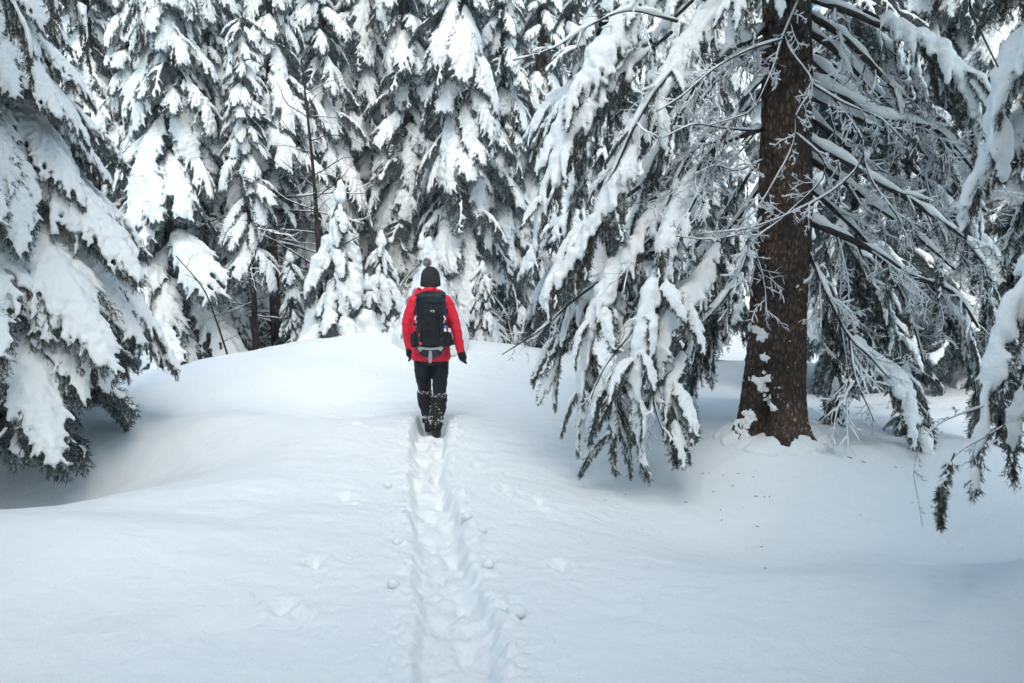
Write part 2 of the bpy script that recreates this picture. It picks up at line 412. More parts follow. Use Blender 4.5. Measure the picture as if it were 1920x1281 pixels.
def bough_data(axis, W, rng, nbr=18, twig=0.16, twig_gap=0.055, nb=12, blade=(0.05, 0.010), snow_r=0.075, cover=0.9, droop=0.5,
               wood_r=0.022, voxel=0.02, bare=0.12, peak=0.4, finger=0.45, hang=0.9, seed=1, mats=None, snow_tip=0.9, side_bias=0.0, smooth_it=4, clump=0.45, side_r=0.52, tip_r=0.8):
    """one spruce bough along the polyline axis; returns (bough mesh, snow mesh)"""
    A = resample(axis, 28); L = np.linalg.norm(np.diff(A, axis=0), axis=1).sum()
    T = nrm(np.gradient(A, axis=0))
    out = A[-1] - A[0]; hs = np.array([-out[1], out[0], 0.0])
    if np.linalg.norm(hs) < 0.05: hs = np.array([1.0, 0, 0])
    hs = nrm(hs)
    mb = MB(); s = np.linspace(0, 1, 28)
    tube(mb, A, wood_r * (1 - 0.85 * s), 6, 1)
    tw0, tw1, sp, sr = [], [], [], []
    def frame(u):
        f = u * 27; i = min(int(f), 26); w = f - i
        p = A[i] * (1 - w) + A[i + 1] * w; t = nrm(T[i] * (1 - w) + T[i + 1] * w)
        side = nrm(hs - (hs @ t) * t); nm = np.cross(t, side)
        if nm[2] < 0: nm = -nm
        return p, t, side, nm
    # snow along the axis
    u = bare * 0.4
    while u < 0.99:
        p, t, side, nm = frame(u)
        r = snow_r * (0.35 + 0.75 * math.sin(min(1, u / max(peak, .1)) * math.pi / 2)) * (1.0 if u < peak else (1 - 0.6 * (u - peak) / (1 - peak))) * (0.85 + 0.3 * rng.random())
        if u < bare: r *= 0.5
        r *= float(np.clip(1 - 0.7 * clump + clump * noise3(u * L * 4.5, seed * 3.3 + .5, .5, 77), 0.15, 1.25))
        up = nrm(nm * 0.7 + np.array([0, 0, 0.5]))
        if u < snow_tip and r > 0.012: sp.append(p + up * r * 0.55); sr.append(r)
        u += max(0.012, 0.5 * r / L)
    for sd in (-1, 1):
        for k in range(nbr):
            u = bare + (0.985 - bare) * (k + 0.5 * rng.random() + (0.25 if sd > 0 else 0)) / nbr
            p, t, side, nm = frame(u)
            prof = (u / peak) ** 0.6 if u < peak else (1 - (u - peak) / (1 - peak)) ** 0.75 * 0.88 + 0.12
            l = W * prof * (0.7 + 0.55 * rng.random()) * (1 + side_bias * sd)
            ang = R(62 - 34 * u + rng.uniform(-10, 10))
            d = nrm(t * math.cos(ang) + side * sd * math.sin(ang))
            q = p.copy(); pts = [q]; nseg = 6; dr = droop * (0.6 + 0.8 * rng.random())
            for g in range(nseg):
                d = nrm(d + np.array([0, 0, -dr * 0.22 * (g + 1) / 2]) + rng.normal(size=3) * 0.05)
                q = q + d * l / nseg; pts.append(q)
            pts = np.array(pts)
            tube(mb, pts, np.linspace(wood_r * 0.35, wood_r * 0.1, nseg + 1), 3, 1, cap=False)
            bl = np.linspace(0, 1, nseg + 1)
            # twigs hanging on both sides of the branchlet
            nt_ = max(2, int(l / twig_gap))
            has = rng.random() < cover
            rb = snow_r * (side_r + 0.3 * rng.random()) * (0.6 + 0.4 * prof)
            for j in range(nt_):
                v = (j + 0.6 * rng.random()) / nt_
                b = np.array([np.interp(v, bl, pts[:, c]) for c in range(3)])
                bd = nrm(pts[min(int(v * nseg) + 1, nseg)] - pts[min(int(v * nseg), nseg - 1)])
                sgn = 1 if j % 2 else -1
                sid = nrm(np.cross(bd, nm)) * sgn
                for rep in range(2):
                    dd = nrm(bd * (0.75 - 0.3 * rep) + sid * (0.5 + 0.3 * rng.random()) * (1 - 0.6 * rep) + np.array([0, 0, -hang * (0.35 + 0.7 * rep) * (0.5 + rng.random())]) + rng.normal(size=3) * 0.12)
                    ll = twig * (0.55 + 0.75 * rng.random()) * (1.0 - 0.35 * v)
                    tw0.append(b); tw1.append(b + dd * ll)
                    if rep == 0 and has and rng.random() < finger:
                        rf = max(rb * 0.46, voxel * 0.9)
                        for e in np.arange(0.1, 0.85, 0.5 * rf / ll):
                            sp.append(b + dd * ll * e + nm * rf * 0.7 + np.array([0, 0, rf * 0.35])); sr.append(rf * (1.05 - 0.5 * e))
            tw0.append(pts[-2]); tw1.append(pts[-1] + nrm(pts[-1] - pts[-2]) * twig * 0.5)
            if has:
                e = 0.0
                while e < tip_r:
                    b = np.array([np.interp(e, bl, pts[:, c]) for c in range(3)])
                    r = rb * (1 - 0.55 * e) * (0.8 + 0.4 * rng.random()) * (1 - clump * rng.random())
                    sp.append(b + nrm(nm * 0.7 + np.array([0, 0, 0.5])) * r * 0.45); sr.append(r)
                    e += max(0.03, 0.55 * r / l)
    tw0.append(A[-2]); tw1.append(A[-1] + T[-1] * twig * 0.5)
    V, F = blades(np.array(tw0), np.array(tw1), nb, blade[0], blade[1], rng)
    mb.add(V, F, 0)
    me = mb.mesh('bough', mats or [M['needles_far'], M['twig']], True)
    sm = None
    if len(sp):
        V, F = snow_from_blobs(np.array(sp), np.array(sr), voxel, seed, it=smooth_it)
        s2 = MB(); s2.add(V, F); sm = s2.mesh('snow', [M['bough_snow']])
    return me, sm

def droop_axis(L, a0, a1, n=8, curl=0.0, rng=None, sway=0.0):
    """outward along +X starting at angle a0, bending to angle a1 (degrees from horizontal)"""
    P = [np.zeros(3)]
    for i in range(n):
        f = (i + 0.5) / n; a = R(a0 + (a1 - a0) * f ** 0.9 + curl * max(0, f - 0.75) * 4)
        y = sway * math.sin(f * 3.0)
        P.append(P[-1] + np.array([math.cos(a), y, math.sin(a)]) * L / n)
    return np.array(P)

random.seed(7)
PROTO = []       # (bough mesh, snow mesh) for the middle distance, unit length 1.5
def make_protos():
    specs = [(-14, -76, .62, .95, .088), (-24, -80, .54, .97, .095), (-8, -70, .58, .9, .08), (-34, -84, .50, 1.0, .10), (-12, -78, .68, .93, .088), (-20, -72, .56, .85, .075), (-28, -82, .62, 1.0, .105), (-4, -68, .50, .8, .07)]
    for i, (a0, a1, W, cov, sr) in enumerate(specs):
        rng = np.random.default_rng(100 + i)
        ax = droop_axis(1.5, a0, a1, rng=rng, sway=rng.uniform(-.12, .12))
        PROTO.append(bough_data(ax, W, rng, nbr=25, twig=0.16, twig_gap=0.07, nb=9, blade=(0.05, 0.011), snow_r=sr, cover=cov, droop=1.0, voxel=0.0155, seed=i, finger=0.55, peak=.55, hang=1.1, smooth_it=2, side_r=.48, clump=.5, tip_r=.85))
make_protos()
DARK = []        # sparsely snowed boughs for sheltered trees and undersides
for i in range(4):
    rng = np.random.default_rng(200 + i)
    DARK.append(bough_data(droop_axis(1.5, (0, -10, -18, 5)[i], (-60, -72, -66, -50)[i], sway=rng.uniform(-.1, .1)), 0.46, rng, nbr=16, twig=0.17, twig_gap=0.06, nb=11, blade=(0.055, 0.011), snow_r=0.05, cover=0.35, voxel=0.022, seed=40 + i, finger=0.3))

SNOWY = []       # thickly loaded boughs for the small young trees
for i in range(4):
    rng = np.random.default_rng(230 + i)
    SNOWY.append(bough_data(droop_axis(1.5, (-25, -38, -30, -45)[i], (-80, -84, -76, -86)[i], sway=rng.uniform(-.1, .1)), (.62, .5, .56, .45)[i], rng, nbr=12, twig=.30, twig_gap=.12, nb=12, blade=(.10, .022), snow_r=(.21, .25, .19, .23)[i], cover=.95, droop=.9, voxel=.035, seed=230 + i, finger=.5, peak=.55, hang=1.0, smooth_it=3, side_r=.5, clump=.4, snow_tip=.85))

def trunk_mesh(H, r0, rng, lean=(0, 0), mat='bark', k=10, n=24, flare=0.25, below=0.6):
    z = np.linspace(-below, H, n)
    P = np.stack([lean[0] * z / H + 0.03 * np.sin(z * 0.9 + rng.uniform(0, 6)), lean[1] * z / H + 0.03 * np.cos(z * 0.7 + rng.uniform(0, 6)), z], 1)
    rad = r0 * (1 - 0.93 * np.clip(z / H, 0, 1)) + r0 * flare * np.exp(-np.maximum(z, 0) * 4)
    mb = MB(); tube(mb, P, rad, k); me = mb.mesh('trunk', [M[mat]])
    return me, P, rad

def place_bough(parent, data, loc, az, scale, tilt=0.0, roll=0.0, zs=1.0):
    me, sm = data
    o = obj('bough', me, parent, loc); o.rotation_mode = 'XYZ'
    m = Matrix.Translation(loc) @ Matrix.Rotation(az, 4, 'Z') @ Matrix.Rotation(-tilt, 4, 'Y') @ Matrix.Rotation(roll, 4, 'X') @ Matrix.Diagonal((scale, scale, scale * zs, 1))
    o.matrix_basis = m
    if sm is not None: obj('snow', sm, o)
    return o

def snow_cap(parent, loc, h, r, seed):
    rng = np.random.default_rng(seed); P, Q = [], []
    for i in range(10):
        f = i / 9; P.append((loc[0] + rng.uniform(-.2, .2) * r, loc[1] + rng.uniform(-.2, .2) * r, loc[2] + h * (1 - f) - 0.3 * h)); Q.append(r * (0.25 + 0.75 * f))
    V, F = snow_from_blobs(P, Q, max(0.015, r * 0.16), seed); s = MB(); s.add(V, F)
    return obj('snow_cap', s.mesh('snow_cap', [M['bough_snow']]), parent)

def spruce(px, Y, H, Lmax, label, name='spruce_tree', seed=0, z0=0.25, dark=0.1, gap=0.36, per=7, group='snow-laden spruces across the background', rtrunk=None, lean=(0, 0), top_z=None, X=None, facing=True, power=0.75, cat='spruce', dead=0, scale_min=0.28, back=0.45, cap=False, dead_z=0.5, protos=None):
    """spruce with drooping boughs; boughs on the far side are thinned out"""
    rng = np.random.default_rng(seed + 1000)
    x = X if X is not None else (px - 960) / FPX * Y
    z = gh(x, Y)
    t = thing(name, label, cat, (x, Y, z), group)
    r0 = rtrunk or (0.035 + 0.0125 * H)
    me, TP, TR = trunk_mesh(H, r0, rng, lean)
    obj('trunk', me, t)
    toward = math.atan2(-Y, -x)     # direction of the camera
    level = z0; a0 = rng.uniform(0, 6.28); dark = min(.95, dark * rng.uniform(.4, 1.4))
    zvis = CAMZ + Y * 0.235 + 0.8 - z      # top of the view at this distance
    while level < H * 0.97:
        f = level / H
        L = Lmax * (1 - f) ** power * (0.85 + 0.3 * rng.random())
        n = per if level < zvis else max(3, per - 2)
        for k in range(n):
            az = a0 + 2 * math.pi * (k + rng.uniform(-.25, .25)) / n
            away = math.cos(az - toward)
            if away < -0.35 and rng.random() > back: continue
            if rng.random() < .04: continue
            sc = max(scale_min, L * rng.uniform(0.62, 1.28) / 1.5)
            src = DARK if rng.random() < dark else (protos or PROTO)
            d = src[rng.integers(len(src))]
            p = np.array([np.interp(level, TP[:, 2], TP[:, 0]), np.interp(level, TP[:, 2], TP[:, 1]), level + rng.uniform(-.12, .12)])
            place_bough(t, d, tuple(p), az, sc, tilt=R(rng.uniform(-14, 10) + 18 * max(0, f - 0.6)), roll=R(rng.uniform(-22, 22)), zs=rng.uniform(.8, 1.3))
        a0 += 2.4 + rng.uniform(-.3, .3)
        level += gap * (0.75 + 0.5 * rng.random()) * (1.0 if level < zvis else 1.6) * (1.15 - 0.45 * f)
    for g in range(dead):
        zz = dead_z + (z0 + .3 - dead_z) * (g + rng.random()) / dead; w_, s_ = DEADB[rng.integers(len(DEADB))]
        o = obj('dead_branch', w_, t); sc = rng.uniform(.6, 1.15) * min(1.2, .35 + .13 * H * .8)
        o.matrix_basis = Matrix.Translation((np.interp(zz, TP[:, 2], TP[:, 0]), np.interp(zz, TP[:, 2], TP[:, 1]), zz)) @ Matrix.Rotation(rng.uniform(0, 6.283), 4, 'Z') @ Matrix.Rotation(rng.uniform(-.2, .4), 4, 'Y') @ Matrix.Diagonal((sc, sc, sc, 1))
        obj('snow', s_, o)
    if cap: snow_cap(t, (lean[0], lean[1], H), cap * 2.2, cap, seed)
    return t

# ---- bare branches (dead limbs, leafless saplings)
def bare_paths(start, d, L, r, rng, depth=2, grav=-0.05, wig=0.14, kids=7, kid_len=0.42, spread=0.9, nseg=9, planar=None):
    out = []
    P = [np.array(start, float)]; d = nrm(d)
    for i in range(nseg):
        d = nrm(d + rng.normal(size=3) * wig + np.array([0, 0, grav])); P.append(P[-1] + d * L / nseg)
    P = np.array(P); out.append((P, np.linspace(r, r * 0.3, nseg + 1)))
    if depth > 0:
        for k in range(kids):
            u = 0.15 + 0.82 * (k + rng.random()) / kids; i = min(int(u * nseg), nseg - 1)
            b = P[i] + (P[i + 1] - P[i]) * (u * nseg - i); t = nrm(P[i + 1] - P[i])
            rd = rng.normal(size=3); rd = nrm(rd - (rd @ t) * t)
            dd = nrm(t * 0.8 + rd * spread)
            out += bare_paths(b, dd, L * kid_len * (0.6 + 0.6 * rng.random()) * (1.1 - 0.5 * u), max(0.0022, r * 0.45 * (1.1 - 0.5 * u)), rng, depth - 1, grav, wig * 1.1, max(3, kids - 2), kid_len, spread, max(5, nseg - 2))
    return out

def kids_on(P, rr, rng, kids, L, spread=0.9, depth=1, grav=-0.04, wig=0.14, u0=0.15, down=0.0):
    """twigs growing off a given limb"""
    out = []; n = len(P) - 1
    for k in range(kids):
        u = u0 + (0.99 - u0) * (k + rng.random()) / kids; i = min(int(u * n), n - 1)
        b = P[i] + (P[i + 1] - P[i]) * (u * n - i); t = nrm(P[i + 1] - P[i])
        rd = rng.normal(size=3); rd = nrm(rd - (rd @ t) * t)
        out += bare_paths(b, nrm(t * 0.8 + rd * spread + np.array([0, 0, -down])), L * (0.5 + 0.8 * rng.random()) * (1.15 - 0.6 * u), max(0.0022, 0.35 * np.interp(u, np.linspace(0, 1, n + 1), rr)), rng, depth, grav, wig, 5, 0.45, spread, 7)
    return out

def bare_mesh(paths, rng, snow=1.0, frost=0.0, seed=0, min_snow=0.004, thick=1.0):
    """(wood mesh, snow mesh): tubes with a ridge of snow lying on top"""
    wood, sn = MB(), MB()
    for P, rr in paths:
        k = 7 if rr[0] > 0.02 else (5 if rr[0] > 0.008 else 3)
        tube(wood, P, rr, k, 0, cap=k > 3)
        n = len(P) if rr[0] < 0.01 else int(len(P) * 1.6)
        f_ = np.linspace(0, len(P) - 1, n); i_ = np.minimum(f_.astype(int), len(P) - 2); Q = P[i_] + (P[i_ + 1] - P[i_]) * (f_ - i_)[:, None]
        r = np.interp(np.linspace(0, 1, n), np.linspace(0, 1, len(P)), rr)
        T = nrm(np.gradient(Q, axis=0)); flat = np.sqrt(np.maximum(0, 1 - T[:, 2] ** 2))
        nz = noise3(Q[:, 0] * 6 + seed, Q[:, 1] * 6, Q[:, 2] * 6, seed)
        sr = (r * 0.85 + min_snow) * snow * (0.25 + 0.85 * flat) * np.clip(0.75 + 0.9 * nz + frost, 0.05, 1.3)
        sr = np.where(sr < 0.0025, 0.0008, sr)
        up = np.array([0, 0, 1.0]); nm = nrm(up - (T @ up)[:, None] * T)
        C = Q + nm * (r * 0.55 + sr * 0.55 * thick)[:, None]
        sr[0] *= 0.5; sr[-1] *= 0.4
        tube(sn, C, sr * thick, 6 if r[0] > 0.01 else 4, 0, cap=r[0] > 0.006)
    return wood.mesh('limb', [M['twig']]), sn.mesh('snow', [M['rime'] if frost > 0.3 else M['bough_snow']])

DEADB = []
for g in range(7):
    rng = np.random.default_rng(420 + g)
    DEADB.append(bare_mesh(bare_paths((0, 0, 0), (1, 0, .12), 1.25, .014, rng, 1, -.03, .10, 9, .38, .9, 9), rng, 1.0, .1, 420 + g))

RIMEB = []
for g in range(6):
    rng = np.random.default_rng(440 + g)
    RIMEB.append(bare_mesh(bare_paths((0, 0, 0), (1, 0, 0), .75, .006, rng, 2, -.06, .13, 9, .42, 1.0, 9), rng, .9, .45, 440 + g, min_snow=.003))

# ------------------------------------------------------------------ the big spruce on the right
NEARM = [M['needles_near'], M['twig']]
def add_bough(parent, axis_px, W, seed, world_axis=None, **kw):
    """a bough of a near tree, its stem running through the given photograph points (px, py, distance)"""
    ax = np.array([at(*p) for p in axis_px]) if world_axis is None else np.array(world_axis)
    base = np.array(parent.location)
    rng = np.random.default_rng(seed)
    a = dict(nbr=20, twig=0.115, twig_gap=0.045, nb=15, blade=(0.030, 0.0062), snow_r=0.075, cover=0.9, droop=1.7, voxel=0.0165, wood_r=0.016, bare=0.1, finger=0.5, hang=1.5, peak=0.42, seed=seed, mats=NEARM, snow_tip=0.93, smooth_it=2, clump=0.8, side_r=0.55)
    a.update(kw)
    me, sm = bough_data(ax - base, W, rng, **a)
    o = obj('bough', me, parent)
    if sm is not None: obj('snow', sm, o)
    return o

def add_limb(parent, pts, r, seed, kids=8, kl=0.45, depth=1, snow=1.0, frost=0.0, name='limb', down=0.1, n=16, thick=1.0, spread=0.9, world=False, min_snow=0.004, u0=0.15):
    P = np.array([at(*p) for p in pts]) if not world else np.array(pts)
    P = resample(P - np.array(parent.location), n); rng = np.random.default_rng(seed)
    P = P + np.stack([noise3(P[:, 0] * 3, P[:, 1] * 3 + k * 7, P[:, 2] * 3, seed) for k in range(3)], 1) * 0.02 * np.linspace(0, 1, n)[:, None]
    rr = np.linspace(r, r * 0.28, n)
    paths = [(P, rr)] + kids_on(P, rr, rng, kids, kl, depth=depth, down=down, spread=spread, u0=u0)
    w, s = bare_mesh(paths, rng, snow, frost, seed, min_snow=min_snow, thick=thick)
    o = obj(name, w, parent); obj('snow', s, o)
    return o

BX, BY = 2.33, 8.78
BZ = gh(BX, BY)
big = thing('spruce_tree', 'old spruce with thick brown bark trunk and snow-lined limbs, right of the hiker', 'spruce', (BX, BY, BZ))

def big_trunk():
    nz, na = 520, 132
    z = np.concatenate([np.linspace(-0.5, 2.4, 330), np.linspace(2.42, 11.5, nz - 330)]); a = np.linspace(0, 2 * math.pi, na, endpoint=False)
    Z, A = np.meshgrid(z, a, indexing='ij')
    r = 0.258 - 0.014 * Z + 0.060 * np.exp(-np.maximum(Z, -0.3) * 2.6)
    # buttress roots and the dark hollow between them, facing the camera
    def lobe(c, w): d = np.angle(np.exp(1j * (A - c))); return np.exp(-(d / w) ** 2)
    low = np.exp(-np.maximum(Z + .05, 0) * 4.6) * (1 + .5 * noise3(np.cos(A) * 4, np.sin(A) * 4, Z * 3, 19))
    cam_a = math.atan2(-BY, -BX)
    r += low * (0.12 * lobe(cam_a - 0.95, 0.30) + 0.10 * lobe(cam_a + 0.35, 0.28) + 0.10 * lobe(cam_a + 1.15, 0.25) + 0.06 * lobe(cam_a + 2.2, 0.4) + 0.05 * lobe(cam_a + 3.5, 0.5))
    r -= 0.17 * lobe(cam_a - 0.30 + 0.10 * Z, 0.22) * np.exp(-((Z - 0.16) / 0.28) ** 2)
    r -= 0.02 * lobe(cam_a - 0.40 + 0.05 * Z, 0.16) * smooth(1.0, 0.2, Z)
    x0, y0 = np.cos(A), np.sin(A)
    n1 = noise3(x0 * 2.2, y0 * 2.2, Z * 1.6, 11) * 0.016
    cell = noise3(x0 * 11 + 0.5 * noise3(x0 * 4, y0 * 4, Z * 4, 2), y0 * 11, Z * 7.5, 12); plate = -np.abs(cell) * 0.022
    fine = noise3(x0 * 24, y0 * 24, Z * 26, 13) * 0.006 + noise3(x0 * 46, y0 * 46, Z * 40, 14) * 0.0035
    r += n1 + plate + fine
    cx = 0.045 * np.sin(Z * 0.8) ; cy = 0.02 * np.cos(Z)
    V = np.stack([cx + r * x0, cy + r * y0, Z], -1).reshape(-1, 3)
    n = len(z); i, j = np.meshgrid(np.arange(n - 1), np.arange(na), indexing='ij'); i = i.ravel(); j = j.ravel(); j2 = (j + 1) % na
    mb = MB(); mb.add(V, np.stack([i * na + j, i * na + j2, (i + 1) * na + j2, (i + 1) * na + j], 1))
    o = obj('trunk', mb.mesh('trunk', [M['big_bark']]), big)
    return r, z, a, cx[:, 0], cy[:, 0]
TRK = big_trunk()

def on_trunk(px, py, out=0.0):
    """point on the trunk's camera side seen at a photograph pixel (local to the tree)"""
    r, z, a, cx, cy = TRK
    o = np.array([0, 0, CAMZ]); d = nrm(at(px, py, 10) - o)
    for t in np.arange(8.3, 9.6, 0.008):
        p = o + d * t - np.array([BX, BY, BZ])
        i = int(np.clip(np.searchsorted(z, p[2]), 0, len(z) - 1))
        q = p[:2] - np.array([cx[i], cy[i]]); an = math.atan2(q[1], q[0]) % (2 * math.pi)
        if np.hypot(*q) < r[i, int(an / (2 * math.pi) * len(a)) % len(a)]: return p - d * out
    return None

def trunk_snow():
    rng = np.random.default_rng(5)
    patches = [[(1410, 612), (1418, 618), (1428, 624), (1436, 628), (1424, 634)], [(1414, 712), (1424, 714), (1436, 712), (1442, 708), (1424, 722), (1430, 728)],
               [(1398, 772), (1406, 778), (1402, 790), (1398, 800), (1410, 784)], [(1440, 748), (1446, 756), (1452, 766)], [(1392, 822), (1400, 816), (1408, 826)],
               [(1385, 790), (1383, 806), (1382, 826)], [(1432, 668), (1436, 672)]]
    for i, pts in enumerate(patches):
        P, Q = [], []
        for (x, y) in pts:
            for k in range(14):
                p = on_trunk(x + rng.normal() * 4, y + rng.normal() * 3.5)
                if p is not None: P.append(p); Q.append(0.010 + 0.012 * rng.random() ** 1.5)
        V, F = snow_from_blobs(P, Q, 0.006, 60 + i, it=2); s = MB(); s.add(V, F)
        obj('snow_patch', s.mesh('snow_patch', [M['bough_snow']]), big)
    P, Q = [], []      # snow heaped against the foot of the trunk
    for k in range(150):
        a = math.atan2(-BY, -BX) + rng.uniform(-1.9, 1.9); rad = .30 + .16 * rng.random(); x, y = BX + rad * math.cos(a), BY + rad * math.sin(a)
        h = .5 + .5 * noise3(a * 3.1, .5, .5, 8); P.append((x - BX, y - BY, gh(x, y) - BZ - .035 + .07 * h * (.46 - rad) / .16)); Q.append(.04 + .04 * rng.random())
    V, F = snow_from_blobs(P, Q, .012, 66, it=5); s = MB(); s.add(V, F); obj('snow_skirt', s.mesh('snow_skirt', [M['ground_snow']]), big)
    s = MB()
    for k in range(260):
        y = rng.uniform(60, 845) if rng.random() < 0.45 else rng.uniform(520, 845)
        x = rng.uniform(1380, 1530)
        p = on_trunk(x, y)
        if p is None or noise3(x * .03, y * .02, 0, 3) < rng.uniform(-.5, .4): continue
        r = 0.002 + 0.006 * rng.random() ** 2.5; sc = np.array([rng.uniform(.6, 1.6), 0.6, rng.uniform(0.6, 2.2)]) * r
        s.add(ICO_V * sc + p, ICO_F)
    obj('snow_flecks', s.mesh('snow_flecks', [M['bough_snow']]), big, kind='stuff')
trunk_snow()

# live boughs hanging as a curtain left of the trunk: (points, width, options)
CURT = [
 ([(1330, -120, 9.0), (1200, -10, 8.8), (1110, 120, 8.6), (1045, 240, 8.5), (1000, 335, 8.4)], 0.46, dict(snow_r=.10)),
 ([(1260, 60, 8.9), (1130, 170, 8.6), (1060, 275, 8.4), (1015, 380, 8.4), (1003, 500, 8.4)], 0.34, dict(snow_r=.085, cover=.6)),
 ([(1290, 110, 8.8), (1190, 240, 8.4), (1130, 380, 8.2), (1075, 480, 8.2), (1025, 560, 8.2)], 0.36, dict(snow_r=.085)),
 ([(1370, 250, 8.8), (1280, 370, 8.4), (1250, 450, 8.15), (1240, 570, 8.1)], 0.36, dict(snow_r=.095, cover=1.)),
 ([(1290, 320, 8.7), (1170, 480, 8.3), (1115, 590, 8.2), (1092, 720, 8.3), (1082, 850, 8.5)], 0.33, dict(snow_r=.10, cover=1.)),
 ([(1320, 380, 8.6), (1225, 540, 8.0), (1192, 680, 7.85), (1195, 800, 7.85), (1215, 900, 7.85)], 0.27, dict(snow_r=.075)),
 ([(1360, 440, 8.7), (1285, 560, 8.15), (1240, 640, 8.0), (1228, 760, 8.0)], 0.27, dict(snow_r=.08)),
 ([(1230, 470, 8.8), (1100, 560, 8.7), (1052, 640, 8.7), (1040, 760, 8.7)], 0.26, dict(snow_r=.07, cover=.6)),
 ([(1230, 600, 8.3), (1160, 690, 8.1), (1150, 780, 8.1), (1152, 880, 8.15)], 0.22, dict(snow_r=.065)),
 ([(1290, 640, 8.2), (1255, 730, 8.0), (1262, 800, 7.95), (1268, 865, 7.95)], 0.17, dict(snow_r=.05, cover=.7)),
 ([(1400, -60, 8.9), (1300, 60, 8.6), (1245, 150, 8.4), (1210, 270, 8.3)], 0.36, dict(snow_r=.085)),
 ([(1420, 300, 9.6), (1350, 430, 10.0), (1330, 560, 10.1), (1335, 720, 10.1)], 0.42, dict(cover=.3, snow_r=.05)),
 ([(1400, 480, 9.5), (1330, 600, 9.9), (1300, 700, 10.0), (1300, 790, 10.0)], 0.34, dict(cover=.35, snow_r=.05)),
 ([(1380, 100, 9.8), (1250, 260, 10.2), (1190, 420, 10.3), (1170, 600, 10.3)], 0.5, dict(cover=.6, snow_r=.08)),
 ([(1300, 0, 9.8), (1160, 140, 10.2), (1090, 300, 10.3), (1060, 450, 10.3)], 0.5, dict(cover=.7, snow_r=.09)),
 ([(1200, 350, 8.6), (1110, 420, 8.4), (1050, 500, 8.35), (1010, 590, 8.35)], 0.28, dict(snow_r=.08)),
 # right of the trunk
 ([(1530, 400, 9.5), (1620, 500, 10.0), (1670, 610, 10.1), (1690, 720, 10.1)], 0.5, dict(cover=.4, snow_r=.06)),
 ([(1510, 470, 9.5), (1560, 570, 10.0), (1570, 660, 10.1), (1560, 760, 10.1)], 0.40, dict(cover=.25, snow_r=.05)),
 ([(1580, 620, 8.9), (1670, 695, 8.6), (1712, 760, 8.5), (1706, 870, 8.5)], 0.27, dict(cover=.85, snow_r=.085)),
 ([(1530, 100, 9.5), (1620, 170, 10.0), (1670, 280, 10.2), (1690, 420, 10.2)], 0.5, dict(cover=.35, snow_r=.06)),
 ([(1530, -20, 9.4), (1640, 60, 9.7), (1720, 170, 9.8), (1750, 330, 9.8)], 0.5, dict(cover=.5, snow_r=.07)),
 ([(1620, 20, 8.8), (1740, 80, 8.5), (1810, 160, 8.4), (1835, 300, 8.4)], 0.38, dict(cover=1., snow_r=.11)),
 ([(1690, 300, 9.0), (1800, 400, 8.9), (1850, 520, 8.9), (1850, 680, 8.9)], 0.42, dict(cover=.5, snow_r=.07)),
 ([(1640, 480, 9.2), (1770, 560, 9.2), (1830, 680, 9.2), (1830, 840, 9.2)], 0.40, dict(cover=.5, snow_r=.06)),
 ([(1500, -150, 8.7), (1430, -60, 8.3), (1390, 0, 8.2), (1365, 90, 8.2)], 0.26, dict(cover=1., snow_r=.09)),
]
SPRAY = []
for i in range(8):
    rng = np.random.default_rng(260 + i)
    SPRAY.append(bough_data(droop_axis(.7, (-25, -40, -15, -50)[i % 4], (-86, -80, -84, -75)[i % 4], sway=rng.uniform(-.15, .15)), .15, rng, nbr=15, twig=.085, twig_gap=.035, nb=13, blade=(.028, .0058), snow_r=(.066, .056, .06, .03)[i % 4],
                 cover=(1., .85, .95, .35)[i % 4], droop=.8, voxel=.0125, wood_r=.006, bare=.05, finger=.45, hang=.9, peak=.4, seed=260 + i, mats=NEARM, smooth_it=2, clump=(.6, .8, .7, .9)[i % 4], side_r=.5, snow_tip=.85))
def hang_sprays(parent, pts, n, seed, dark=.3, u0=.25, smin=.5, smax=1.1, u1=.97):
    P = resample(np.array([at(*p) for p in pts]) - np.array(parent.location), 30); rng = np.random.default_rng(seed)
    for k in range(n):
        u = u0 + (u1 - u0) * (k + rng.random()) / n; i = min(int(u * 29), 28); d = P[min(i + 1, 29)] - P[i]
        a = math.atan2(d[1], d[0]) + rng.choice([-1, 1]) * rng.uniform(.3, 1.5)
        j = rng.integers(2) * 4 + 3 if rng.random() < dark else rng.integers(8)
        place_bough(parent, SPRAY[j], tuple(P[i]), a, rng.uniform(smin, smax), tilt=R(rng.uniform(-20, 12)), roll=R(rng.uniform(-20, 20)))
for i, (pts, W, kw) in enumerate(CURT):
    add_bough(big, pts, W, 300 + i, **kw)
    hang_sprays(big, pts, 9, 340 + i, dark=.6 * (1 - kw.get('cover', .9)), smax=.85, u1=.8)

